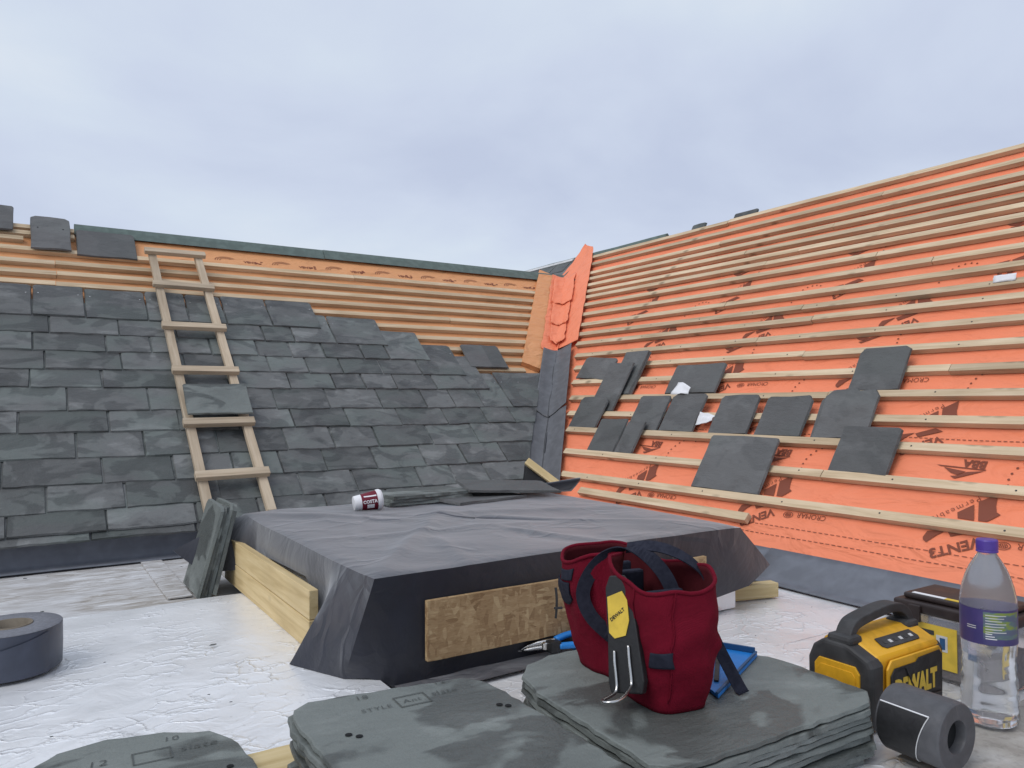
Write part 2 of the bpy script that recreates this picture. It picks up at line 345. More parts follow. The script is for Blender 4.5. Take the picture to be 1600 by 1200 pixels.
# ================================================================== the setting
t = MT('ground'); t.set(color=t.ramp(t.noise(t.coord(), .05, 5), [(.35, (.05, .08, .03)), (.65, (.10, .11, .06))]), rough=.95); M_ground = t.m
g = MB().grid(lambda a, b: Vector(((a-.5)*4000, (b-.5)*4000, -6)), 8, 8).build('ground', M_ground); tag(g, kind='structure')
fr = MB().box(-6, 3.0, -5, 4.2, -6, -.06).build('flat_roof', M_deck); tag(fr, kind='structure')

# insulation boards laid on the flat roof (butt joints of a few millimetres)
def board(x0, x1, y0, y1, z1, m, label, seed, curl=0.0, z0=-.058):
    nx, ny = 26, 26
    def fn(a, b):
        x = x0 + (x1-x0)*a; y = y0 + (y1-y0)*b
        e = min(a, 1-a, b, 1-b)
        return Vector((x + .006*nz(x*5, y*5, seed+3)*(a in (0, 1)), y + .008*nz(x*6, y*4, seed)*(b in (0, 1)), z1 + .004*nz(x*2.3, y*2.3, seed) - curl*max(0, .02-e)*0.5))
    mb = MB().grid(fn, nx, ny)
    per = [i for i in range(nx+1)] + [j*(nx+1)+nx for j in range(1, ny+1)] + [ny*(nx+1)+i for i in range(nx-1, -1, -1)] + [j*(nx+1) for j in range(ny-1, 0, -1)]
    b0 = len(mb.v); mb.v += [(mb.v[i][0], mb.v[i][1], z0) for i in per]; n = len(per)
    mb.f += [(per[(k+1) % n], per[k], b0+k, b0+(k+1) % n) for k in range(n)]; mb.m += [0]*n
    o = mb.build('insulation_board', m); tag(o, label, 'board', 'foil faced boards on the flat roof'); return o
board(-1.10, .672, .30, 2.575, .022, M_foil, 'clean crinkled silver foil board, largest, beneath the tape roll', 1, .4)
board(-2.4, .63, 2.60, 3.47, -.004, M_wornfoil, 'wet brown stained board between the foil board and slate slope', 2)
board(.682, 2.245, 1.312, 3.47, -.002, M_foil, 'foil board under the black sheeted kerb', 4)
board(.682, 2.245, -.5, 1.306, 0.0, M_foil, 'pale foil board beneath the radio and clear box', 6)
tp = MB().box(.40, .475, 2.70, 3.45, 0, .004).build('foil_tape', M_wornfoil); tag(tp, 'strip of foil tape over a joint in the wet brown board', 'tape')
# ledge of dusty concrete in the near right corner
mb = MB().grid(lambda a, b: Vector((1.30+1.1*a, -.3+1.08*b, .010+.004*nz(a*9, b*9))), 20, 20).build('ledge', M_deck, smooth=True); tag(mb, kind='structure')

# ================================================================== slate shapes
def slate_mesh(w, l, t, rg, shoulder=.03, rag=.004, mats=None, name='slate', mitre=0.0):
    """a riven slate: ragged tail, shouldered head, bevelled dressed edges; origin at the middle of the tail"""
    h = w/2; sh = shoulder; pts = []
    k = max(4, int(w/.05))
    for i in range(k+1): pts.append((-h + w*i/k, rg.uniform(-rag, rag)))
    pts += [(h+rg.uniform(-rag, rag)*.5, l*.35), (h+rg.uniform(-rag, rag)*.5, l*.7), (h, l-sh*rg.uniform(.7, 1.2)), (h-sh*rg.uniform(.7, 1.3), l+rg.uniform(-rag, rag))]
    pts += [(0, l+rg.uniform(-rag, rag))]
    pts += [(-h+sh*rg.uniform(.5, 1.2), l+rg.uniform(-rag, rag)), (-h, l-sh*rg.uniform(.6, 1.2)), (-h+rg.uniform(-rag, rag)*.5, l*.7), (-h+rg.uniform(-rag, rag)*.5, l*.35)]
    if mitre: pts = [(x + (mitre*y if x > h*.3 else 0), y) for x, y in pts]
    n = len(pts); cx, cy = 0, l/2
    mb = MB(); low = [(x, y, 0) for x, y in pts]; top = []
    for x, y in pts:
        d = Vector((x-cx, y-cy)); d.normalize(); q = rg.uniform(.002, .006)
        top.append((x-d.x*q, y-d.y*q, t + rg.uniform(-.0008, .0008)))
    mb.add(low+top, [tuple(range(n-1, -1, -1)), tuple(range(n, 2*n))] + [(i, (i+1) % n, n+(i+1) % n, n+i) for i in range(n)])
    return mb.mesh(name, mats or M_slate)
def hole_prints(parent, world, w, l, t):
    """the two nail holes near the head as small recessed-looking discs"""
    for sx in (-1, 1):
        mb = MB().lathe([(.0045, 0), (.0045, .0008)], 8)
        mb.build('nail_hole', M_hole, parent, world @ Matrix.Translation((sx*(w/2-.035), l*.62, t+.0006)))
def strip(pts, wid, th, M): pass

# ================================================================== far roof: slates going up over battens
RL = empty('slated_roof', (1.4, Y0, 0), 'half slated far roof slope with bare battens and orange felt below its ridge', 'roof')
def memL(u, s): return -.030 + .003*nz(u*3, s*9, 5)
def fnL(a, b):
    s = .22 + (S_L-.22)*b; u = -2.4 + (valleyL(s)+.02+2.4)*a; return Vector((u, s, memL(u, s)))
MB().grid(fnL, 120, 40).build('membrane', M_mem_tan, RL, ML, smooth=True)
yr, zr = Y0 + S_L*cos(tL), S_L*sin(tL)
mb = MB(); pf = [(Y0+.27, .10), (yr, zr-.05), (yr+2.3, .06), (yr+2.3, -6), (Y0+.27, -6)]
mb.add([(x, y, z) for x in (-2.4, 3.88) for y, z in pf], [(4, 3, 2, 1, 0), (5, 6, 7, 8, 9)] + [(i, (i+1) % 5, 5+(i+1) % 5, 5+i) for i in range(5)])
mb.build('roof_body', M_deck, RL)
COURSES = [.178, .285, .425, .578, .737, .874, 1.036, 1.168, 1.306, 1.445, 1.585]
LENS = [.36, .37, .37, .37, .36, .34, .335, .32, .31, .295, .285]
LIMIT = [9, 9, 9, 9, 9, 9, 2.44, 2.325, 2.13, 1.893, 1.505]
for s_, u0_, u1_ in [(1.27, 2.3, 2.93), (1.37, 2.0, 9), (1.475, 1.85, 9), (1.585, 1.6, 9), (1.69, 1.4, 9), (1.80, 1.2, 9), (1.912, -2.3, 9), (2.012, -2.3, 9), (2.115, -2.3, 9), (2.235, -2.3, 9),
                     (2.335, -2.3, -.005), (2.40, -2.3, .245), (2.465, -2.3, .245)]:
    end = min(u1_, valleyL(s_)-.24); cuts = [u0_]
    c = u0_ + rnd.uniform(1.0, 2.2)
    if s_ > 1.9 and s_ < 2.3: c = .145 + rnd.uniform(-.004, .004)
    if s_ == 2.235: c = 1.9
    if c < end-.3: cuts.append(c)
    cuts.append(end)
    for a, b in zip(cuts, cuts[1:]):
        hw = .019; dd = rnd.uniform(-.003, .003)
        mb = MB().box(a+.0015, b-.0015, -hw, hw, -.028, -.003)
        mb.build('batten', M_batten, RL, ML @ Matrix.Translation((0, s_+dd, 0)) @ Matrix.Rotation(rnd.uniform(-.0012, .0012), 4, 'Z'))
rg = random.Random(11); prev = []
for i, (s_, ln, lim) in enumerate(zip(COURSES, LENS, LIMIT)):
    end = min(lim, valleyL(s_) - .105); base_w = .335 - .0095*i
    best = None
    for tr in range(60):
        u = -1.0 - rg.uniform(0, .3); js = [u]
        while u < end-.10:
            w = min(base_w*(1.06-.11*max(0, u))*rg.uniform(.68, 1.2), end-u)
            if end-(u+w) < .11: w = end-u
            u += w; js.append(u)
        sc = min([abs(a-b) for a in js[1:-1] for b in prev] or [1])
        if best is None or sc > best[0]: best = (sc, js)
    js = best[1]; prev = js[1:-1]
    for a, b in zip(js, js[1:]):
        w = b-a-rg.uniform(.003, .007); th = rg.uniform(.006, .0095); l = ln + rg.uniform(-.006, .006)
        me = slate_mesh(w, l, th, rg, .013, .003, mitre=.635 if (lim == 9 and b > end-.001) else 0)
        wm = ML @ Matrix.Translation(((a+b)/2, s_+rg.uniform(-.0025, .0025), .0175+rg.uniform(0, .002))) @ Matrix.Rotation(rg.uniform(-.003, .003), 4, 'Z') @ Matrix.Rotation(-math.asin(.0155/l), 4, 'X')
        o = inst('slate', me, wm, RL)
        if i == 10 or (lim < 9 and b > end-.5) or (i == 5 and b > 2.3):
            for sx in (-1, 1):
                MB().lathe([(.004, 0), (.0035, .0016), (.001, .0022)], 8).build('nail', M_chrome, o, wm @ Matrix.Translation((sx*(w/2-.024), l*.70, th)))
# short course under the eaves tails
u = -1.1; rg2 = random.Random(3)
while u < valleyL(.13)-.12:
    w = min(rg2.uniform(.26, .40), valleyL(.13)-.10-u)
    if w < .06: break
    inst('slate', slate_mesh(w-.004, .15, .009, rg2, .005, .003), ML @ Matrix.Translation((u+w/2, .142, .006)), RL); u += w
# green felt strip on the ridge, with its roll over the top
mb = MB(); prof = [(2.445, -.012), (2.50, .0), (2.532, .004), (2.545, -.012), (2.50, -.045)]
for k, (ua, ub) in enumerate([(.245, 1.75), (1.75, 3.95)]):
    n = 40
    vs = []
    for i in range(n+1):
        uu = ua + (ub-ua)*i/n + (.003 if k else 0)
        for (sp, npn) in prof: vs.append((uu, sp+.003*nz(uu*3, sp*9, 2)*(sp < 2.46), npn+k*.002))
    fs = [(i*5+j, (i+1)*5+j, (i+1)*5+(j+1) % 5, i*5+(j+1) % 5) for i in range(n) for j in range(5)] + [(4, 3, 2, 1, 0), tuple(n*5+j for j in range(5))]
    mb.add(vs, [f[::-1] for f in fs])
mb.build('ridge_strip', M_green, RL, ML)
# printed swirls on the plain felt under the ridge
def print_mesh(shapes, Mx, nfun, name, parent, sub=True):
    mb = MB()
    for vs, fs in shapes: mb.add([(x, y, nfun(x, y)) for x, y in vs], fs)
    return mb.build(name, M_print, parent, Mx)
def arc(cx, cy, r0_, r1_, a0, a1, n=10):
    vs = [(cx+r*cos(a0+(a1-a0)*i/n), cy+.62*r*sin(a0+(a1-a0)*i/n)) for i in range(n+1) for r in (r0_, r1_)]
    return vs, [(2*i, 2*i+1, 2*i+3, 2*i+2) for i in range(n)]
sh = []; uu = .72
while uu < 3.3:
    for r_ in (.035, .05, .064): sh.append(arc(uu, 2.335, r_, r_+.0045, radians(35), radians(185)))
    for q in range(7): sh.append(arc(uu+.20+.012*rnd.uniform(-2, 2), 2.34+.008*rnd.uniform(-2, 2), .003, .009, 0, 2*pi, 7))
    vs, fs, w = text_geo('VENT', .032, .0008); sh.append(([(uu+.11+p.x, 2.325+p.y) for p in vs], fs)); uu += .36
print_mesh(sh, ML, lambda x, y: memL(x, y)+.0022, 'printed_marks', RL)

# ================================================================== right roof: orange membrane and battens
RR = empty('battened_roof', (X0, 2.2, 0), 'right hand roof slope of bright orange membrane crossed by timber battens', 'roof')
BAT_R = [.333, .485, .648, .781, .912, 1.050, 1.178, 1.306, 1.433, 1.526, 1.638, 1.756, 1.869, 1.973, 2.050, 2.126, 2.218, 2.310, 2.425, 2.548]
def memR(w, s):
    near = min(abs(s-b) for b in BAT_R)
    return -.0255 - .007*min(1, near/.05)*(0.6+.8*nz(w*1.9, s*5, 1)) + .0045*nz(w*3.4, s*9+w*2.2, 7)*min(1, near/.04)
def fnR(a, b):
    s = .045 + (S_R+.004-.045)*b; v1 = valleyR(s) - .03; w = 1.6 + (-v1-1.6)*(1-a); return Vector((w, s, memR(w, s)))
MB().grid(fnR, 150, 170).build('membrane', M_mem, RR, MR, smooth=True)
xr, zr = X0 + S_R*cos(tR), S_R*sin(tR)
pf = [(X0+.06, .0), (xr, zr-.055), (xr+2.4, .0), (xr+2.4, -6), (X0+.06, -6)]
mb = MB().add([(x, y, z) for y in (-1.6, 6.9) for x, z in pf], [(0, 1, 2, 3, 4), (9, 8, 7, 6, 5)] + [(5+i, 5+(i+1) % 5, (i+1) % 5, i) for i in range(5)])
mb.build('roof_body', M_deck, RR)
NAIL = MB().lathe([(.0035, 0), (.0035, .0009)], 7).mesh('nail', M_rubber)
for k, s_ in enumerate(BAT_R):
    end = valleyR(s_) - (.165 + .045*s_); w0 = 1.55
    cuts = [-end]; c = -end + rnd.uniform(1.2, 2.6)
    if k == 5: c = -1.55
    cuts += [c] if c < w0-.3 else []
    cuts.append(w0)
    for a, b in zip(cuts, cuts[1:]):
        mb = MB().box(a+.0015, b-.0015, -.0180, .0180, -.0235, 0)
        wmb = MR @ Matrix.Translation((0, s_+rnd.uniform(-.003, .003), rnd.uniform(-.001, .002))) @ Matrix.Rotation(rnd.uniform(-.0018, .0018), 4, 'Z')
        o = mb.build('batten', M_batten, RR, wmb)
        if k < 10:
            for q in range(12):
                xw = -4.35 + .40*q + rnd.uniform(-.01, .01)
                if a+.02 < xw < b-.02 and xw < -.9: inst('nail', NAIL, wmb @ Matrix.Translation((xw, rnd.uniform(-.005, .005), 0)), o)
# the short loose-ended lath near the eaves
MB().box(-3.15, -2.06, -.0185, .0185, -.0245, 0).build('batten', M_batten, RR, MR @ Matrix.Translation((0, .232, .001)) @ Matrix.Rotation(-.004, 4, 'Z'))
# ---- printing on the membrane: the same motif again and again, upside down as the roll was laid
def T2(vs, ox, oy, ang, sc=1.0, flip=True):
    """text space -> (w, s): turned by ang, then upside down; w = -v"""
    o = []
    for p in vs:
        x, y = p[0]*sc, p[1]*sc; X, Y = x*cos(ang)-y*sin(ang), x*sin(ang)+y*cos(ang)
        o.append((ox - X, oy - Y))
    return o
TX = {}
def tx(s_, size, bold=0, shear=0, sp=1.0):
    k = (s_, size, bold, shear, sp)
    if k not in TX: TX[k] = text_geo(s_, size, bold, shear, sp)
    return TX[k]
def motif(w, s, cromar=True, tri=True):
    """w, s: centre of the arrow mark in roof coordinates (w = -v)"""
    sh = []
    P = lambda pts: [(w - a, s + b) for a, b in pts]
    def poly(pts): sh.append((P(pts), [tuple(range(len(pts)))[::-1]]))
    poly([(.032, -.021), (-.008, .017), (-.028, -.046), (.023, -.044)])
    poly([(-.018, .029), (-.066, .064), (-.072, .021), (-.081, -.003), (-.095, -.011), (-.066, -.044), (-.040, -.045)])
    poly([(.102, -.135), (.096, -.110), (.037, -.097), (.062, -.120), (.085, -.153), (.098, -.145)])
    poly([(.035, -.10), (-.03, -.072), (-.06, -.085), (.02, -.118)])
    vs, fs, wd = tx('VENT3', .046, .0012, 0, .98); sc = .150/wd
    sh.append((T2(vs, w+.062, s-.106, radians(29), sc), fs))
    vs, fs, wd = tx('Permeable', .03, -.0003, 0, 1.25)
    for a in (0,):
        sh.append((T2(vs, w+.013, s+.052, radians(41), .16/wd), fs))
    if tri:
        poly([(.168, .172), (.002, .164), (.004, .1595), (.150, .1665)])
        poly([(.140, .163), (.062, .150), (.088, .134), (.112, .1425)])
        poly([(.058, .149), (.004, .158), (.091, .118), (.108, .128), (.088, .131)])
        vs, fs, wd = tx('BBA', .028, .0012); sh.append((T2(vs, w-.006, s+.196, radians(-2), .078/wd), fs))
    for q in range(9):       # dotted swirl
        a = radians(-20+q*17); cx, cy = -.165+.09*cos(a), .135+.085*sin(a)
        sh.append(([(w-(cx+.0045*cos(b)), s+cy+.0045*sin(b)) for b in [i*pi/3 for i in range(6)]], [(5, 4, 3, 2, 1, 0)]))
    if cromar:
        vs, fs, wd = tx('CROMAR', .03, -.0002); sh.append((T2(vs, w-.466, s-.110, 0, .125/wd), fs))
        cx, cy = w-.628, s-.125
        for r0_, r1_ in ((.017, .0195), (.0105, .0125)):
            vs = [(cx+r*1.1*cos(i*pi/10), cy+r*.72*sin(i*pi/10)) for i in range(21) for r in (r0_, r1_)]
            sh.append((vs, [(2*i, 2*i+1, 2*i+3, 2*i+2)[::-1] for i in range(20)]))
        for q in range(4): sh.append(([(cx-.009+q*.005, cy-.006), (cx-.0065+q*.005, cy-.006), (cx-.0065+q*.005, cy+.006), (cx-.009+q*.005, cy+.006)], [(3, 2, 1, 0)]))
    return sh
def cells(shapes):
    o = []
    for vs, fs in shapes: o.append((vs, fs))
    return o
nfR = lambda x, y: memR(x, y)+.0030
shp = []
for row, (s_, off) in enumerate([(.42, 0), (1.13, .12), (1.80, -.22)]):
    for k in range(-3, 5):
        w_ = -1.28 - .765*k + off
        if -w_ > valleyR(s_) - .42: continue
        shp += motif(w_, s_, row != 5)
        # the halfway mark between repeats
        if row: shp += motif(w_-.38, s_-.30, False, False) if -w_+.38 < valleyR(s_-.3)-.4 else []
shp = [(vs, fs) for vs, fs in shp if max(-x for x, y in vs) < valleyR(min(y for x, y in vs))-.2 and max(y for x, y in vs) < 2.53]
for dsh in (.196, .237):
    w_ = -2.9
    while w_ < 1.5:
        shp.append(([(w_, dsh-.0012), (w_+.016, dsh-.0012), (w_+.016, dsh+.0012), (w_, dsh+.0012)], [(0, 1, 2, 3)])); w_ += .024
w_ = -3.7
while w_ < 1.5:
    shp.append(([(w_, .708), (w_+.012, .708), (w_+.012, .711), (w_, .711)], [(0, 1, 2, 3)])); w_ += .019
print_mesh(shp, MR, nfR, 'printed_marks', RR)
# finished courses of the same slope beyond the valley, and its ridge
rg = random.Random(23)
for s_ in (2.0, 2.13, 2.26, 2.39):
    v = max(5.0, valleyR(s_)+.12) - rg.uniform(0, .1)
    while v < 6.7:
        w = rg.uniform(.2, .32); me = slate_mesh(w-.004, .27 if s_ < 2.3 else .165, .008, rg, .01, .003)
        inst('slate', me, MR @ Matrix.Translation((-(v+w/2), s_, .016)) @ Matrix.Rotation(-.05, 4, 'X'), RR); v += w
mb = MB(); n = 60
vs = []
prof = [(2.560, .0), (2.583, .008), (2.598, .002), (2.598, -.04), (2.565, -.05)]
for i in range(n+1):
    v = 6.85 + (4.15-6.85)*i/n
    for sp, npn in prof: vs.append((-v, sp, npn + .004*nz(v*4, sp)))
mb.add(vs, [(i*5+j, (i+1)*5+j, (i+1)*5+(j+1) % 5, i*5+(j+1) % 5)[::-1] for i in range(n) for j in range(5)] + [(0, 1, 2, 3, 4), tuple(n*5+j for j in (4, 3, 2, 1, 0))])
mb.build('ridge_strip', M_green, RR, MR)
MB().box(-6.8, -5.25, 2.525, 2.557, .014, .022).build('ridge_edging', M_pale, RR, MR)
for v_, w in ((3.86, .13), (3.44, .20)):
    inst('slate', slate_mesh(w, .10, .012, rg, .008, .003), Matrix.Translation((xr+.012, v_, zr-.055)) @ Matrix.Rotation(radians(-90), 4, 'Z') @ Matrix.Rotation(radians(62), 4, 'X'), RR)

# ================================================================== grey skirts where the slopes meet the flat roof
def skirt(name, pts, label, M=M_upstand, n=30, jag=.004):
    """pts: list of (start, end) 3D pairs, the profile from the flat roof upwards"""
    mb = MB(); k = len(pts)
    def fn(a, b):
        i = min(int(b*(k-1)), k-2); f = b*(k-1)-i
        p = Vector(pts[i][0]).lerp(Vector(pts[i][1]), a); q = Vector(pts[i+1][0]).lerp(Vector(pts[i+1][1]), a)
        r = p.lerp(q, f); return r + Vector((jag*nz(r.x*3, r.y*3, 4), jag*nz(r.x*3, r.y*3, 8), .5*jag*nz(r.x*4, r.y*4, 1)))
    mb.grid(fn, n, (k-1)*3); o = mb.build(name, M, smooth=True)
    sm = o.modifiers.new('thickness', 'SOLIDIFY'); sm.thickness = .003
    tag(o, label, 'flashing'); return o
skirt('flashing', [((-2.2, 3.375, .0065), (.70, 3.375, .0065)), ((-2.2, 3.452, .008), (.70, 3.452, .008)), ((-2.2, 3.465, .045), (.70, 3.465, .045)), ((-2.2, 3.44, .14), (.70, 3.44, .14))], 'grey membrane flashing along the foot of the slates at the left')
skirt('flashing', [((.705, 3.375, .0085), (2.2, 3.375, .0085)), ((.705, 3.452, .010), (2.2, 3.452, .010)), ((.705, 3.463, .045), (2.2, 3.463, .045)), ((.705, 3.438, .14), (2.2, 3.438, .14))], 'grey membrane flashing behind the black sheeted kerb')
skirt('flashing', [((2.165, 3.40, .006), (2.165, 1.86, .006)), ((2.225, 3.40, .009), (2.225, 1.86, .009)), ((2.25, 3.40, .03), (2.25, 1.86, .03)), ((2.335, 3.40, .09), (2.335, 1.86, .09))], 'grey flashing under the orange membrane, length beyond the overlap seam')
skirt('flashing', [((2.160, 1.87, .008), (2.160, -.8, .008)), ((2.222, 1.87, .011), (2.222, -.8, .011)), ((2.248, 1.87, .032), (2.248, -.8, .032)), ((2.333, 1.87, .092), (2.333, -.8, .092))], 'grey flashing under the orange membrane behind the radio and bottle')

# ================================================================== valley: lead lining below, torn orange membrane above
VD = (Lpt(valleyL(2.0), 2.0) - Lpt(valleyL(0), 0)).normalized()
V0 = Lpt(valleyL(0), 0)
sL = (Vector((-1, 0, 0)) - VD*Vector((-1, 0, 0)).dot(VD)); 
def in_plane(d, nrm): x = d.cross(nrm); return x.normalized()
nL = Vector((0, -sin(tL), cos(tL))); nR = Vector((-sin(tR), 0, cos(tR)))
eL = VD.cross(nL).normalized(); eL = eL if eL.x < 0 else -eL
eR = VD.cross(nR).normalized(); eR = eR if eR.y < 0 else -eR
Vlen = (Lpt(valleyL(2.5), 2.5) - V0).length
def valley_pt(d, c, lift=0.0):
    """d metres up the valley, c sideways (negative: far slope, positive: right slope)"""
    p = V0 + VD*d + (eL*(-c) if c < 0 else eR*c)
    return p + (nL if c < 0 else nR)*lift
def valley_sheet(name, d0, d1, wl, wr, lift, m, label, cat, amp, sc=6, welt=0.0, nd=40, nc=24, jag=0.0, point=0.0):
    mb = MB()
    def fn(a, b):
        c = -wl + (wl+wr)*a; dd0 = d0 + point*(abs(c)/max(wl, wr))
        dd = dd0 + (d1-dd0)*b; c2 = c + (jag*nz(dd*7, 3+a) if a in (0, 1) else 0)
        w = welt*math.exp(-(c/.012)**2)
        p = valley_pt(dd, c2, lift + w + amp*nz(dd*sc, c*sc*2, 3))
        soft = max(0, 1-abs(c)/.05)*.012
        return p + (nL+nR).normalized()*soft
    mb.grid(fn, nc, nd); o = mb.build(name, m, smooth=True)
    sm = o.modifiers.new('thickness', 'SOLIDIFY'); sm.thickness = .0022
    tag(o, label, cat); return o
k_ = Vlen/2.5
valley_sheet('valley_lead', .15*k_, .80*k_, .105, .145, .014, M_lead, 'lower length of dull grey lead lining the valley beside the slates', 'lead', .004, 5, .006)
valley_sheet('valley_lead', .76*k_, 1.44*k_, .105, .145, .020, M_lead, 'upper length of grey lead in the valley, torn membrane above', 'lead', .004, 5, .006, point=.07)
VM = empty('valley_membrane', valley_pt(1.45*k_, 0), 'crumpled torn orange membrane lining the top of the valley, tip above the ridge', 'membrane')
def vcr(a, b): return .004*nz(a*2.4, b*9, 3) + .003*nz(a*6, b*20, 8)
def fnv(a, b):            # right hand half, running up past the ridge to a point
    s_ = 1.355 + .10*a + (2.72-.06*a-1.355-.10*a)*b; vr = 4.20 + .70*(s_-1.42) + .010*nz(b*14, 2); vl = min(valleyR(s_)+.03, 5.205 + .02*(s_-2.33))
    v = vl + (vr-vl)*a; return Rpt(v, s_, .012+vcr(a, b)+.10*max(0, s_-2.52)+.010*max(0, 1-a*5))
def fnw(a, b):            # left hand half, up to the far ridge
    d_ = (1.36+.08*a)*k_ + (2.45-1.36-.08*a)*k_*b; return valley_pt(d_, .03-.15*a-.012*a*nz(b*12, 5), .012+vcr(a+1, b)+.010*max(0, 1-a*5))
for fn_ in (fnv, fnw):
    o = MB().grid(fn_, 26, 90).build('membrane_fold', M_mem, VM, smooth=True); sm = o.modifiers.new('thickness', 'SOLIDIFY'); sm.thickness = .002
for (d0_, d1_, cl, crr, sd_) in ((1.52, 1.80, .075, .085, 1), (1.74, 2.10, .085, .10, 4), (2.02, 2.44, .10, .12, 9)):     # torn laps, each over the one below
    def lapf(a, b):
        c_ = -cl + (cl+crr)*a; rg_ = .028*nz(a*5, sd_)+.02*nz(a*14, sd_+3)
        d_ = (d0_ + rg_*(1-b))*k_ + (d1_-d0_)*k_*b; return valley_pt(d_, c_ + .01*nz(b*6, sd_), .022+.012*(1-b)+.006*nz(a*5, b*5, sd_)+.012*max(0, 1-abs(c_)/.05))
    o = MB().grid(lapf, 22, 16).build('membrane_lap', M_mem, VM, smooth=True); sm = o.modifiers.new('thickness', 'SOLIDIFY'); sm.thickness = .002
vb = MB()
vb.add([valley_pt(d_, c_, n_) for d_ in (1.22*k_, 2.46*k_) for c_, n_ in ((-.235, -.028), (-.10, -.028), (-.10, .004), (-.235, .004))], [(0, 1, 2, 3), (7, 6, 5, 4), (0, 4, 5, 1), (1, 5, 6, 2), (2, 6, 7, 3), (3, 7, 4, 0)])
o = vb.build('valley_board', M_mem_tan); tag(o, 'felt covered board running up the left side of the valley', 'board')

# ================================================================== roof ladder made of battens
LD = empty('roof_ladder', Lpt(.78, .19, .03), 'homemade timber batten ladder lying up the slated slope', 'ladder')
def ladder_side(u_top, u_bot):
    a = Lpt(u_bot, .185, .030); b = Lpt(u_top, 2.232, .030); d = (b-a); ln = d.length; d.normalize()
    x = d.cross(nL).normalized(); M = Matrix((( x.x, d.x, nL.x, a.x), (x.y, d.y, nL.y, a.y), (x.z, d.z, nL.z, a.z), (0, 0, 0, 1)))
    MB().box(-.020, .020, 0, ln, 0, .028).build('rail', M_ladder, LD, M, bevel=.0015, seg=1)
ladder_side(.632, .668); ladder_side(.886, .925)
for s_, wx, sk in ((2.205, .018, .02), (1.862, .012, -.01), (1.482, .012, .0), (1.117, .010, .0), (.735, .012, .012), (.398, .010, .02)):
    uc = .776 + .02*(1-(s_-.185)/1.03)*1.0
    MB().box(-.150-wx, .150+wx, -.021, .021, 0, .026).build('rung', M_ladder_rung, LD, ML @ Matrix.Translation((uc, s_, .0585)) @ Matrix.Rotation(sk, 4, 'Z'), bevel=.0015, seg=1)
# ================================================================== loose slates about the roofs
rg = random.Random(5)
def loose(world, w, l, label, m=M_slate_loose, th=.009, sh=.03, rag=.004, group='loose slates waiting on the roofs', holes=False):
    o = inst('loose_slate', slate_mesh(w, l, th, rg, sh, rag, m), world); tag(o, label, 'slate', group)
    if holes: hole_prints(o, world, w, l, th)
    return o
def onL(u, s, n=.004, rz=0, rx=0): return ML @ Matrix.Translation((u, s, n)) @ Matrix.Rotation(rz, 4, 'Z') @ Matrix.Rotation(rx, 4, 'X')
loose(onL(.797, .768, .088, .0, .02), .30, .215, 'greenish slate lying across the roof ladder above a rung', M_slate_green, .008, .008)
loose(onL(-.20, 2.375, .012, 0, .02), .29, .25, 'slate poking above the ridge at the far left edge', sh=.008)
loose(onL(.126, 2.212, .012, .01, .015), .195, .335, 'tall slate lying over the upper battens just left of the green ridge felt', sh=.022, holes=True)
loose(onL(.405, 2.205, -.006, .0, .0), .31, .27, 'wide slate tucked under the start of the green ridge felt', sh=.012)
loose(onL(2.485, 1.262, .010, .0, .03), .165, .225, 'left of two slates leaning on battens beside the top of the valley lead', sh=.012)
loose(onL(2.612, 1.262, .008, -.02, .03), .15, .225, 'right of two slates leaning on battens beside the top of the valley lead', sh=.012)
TI = radians(11)
def onR(v0, v1, s, n=.006, rz=0, tilt=TI): return MR @ Matrix.Translation((-(v0+v1)/2, s, n)) @ Matrix.Rotation(rz, 4, 'Z') @ Matrix.Rotation(tilt, 4, 'X')
G = 'slates stood on the battens of the orange slope'
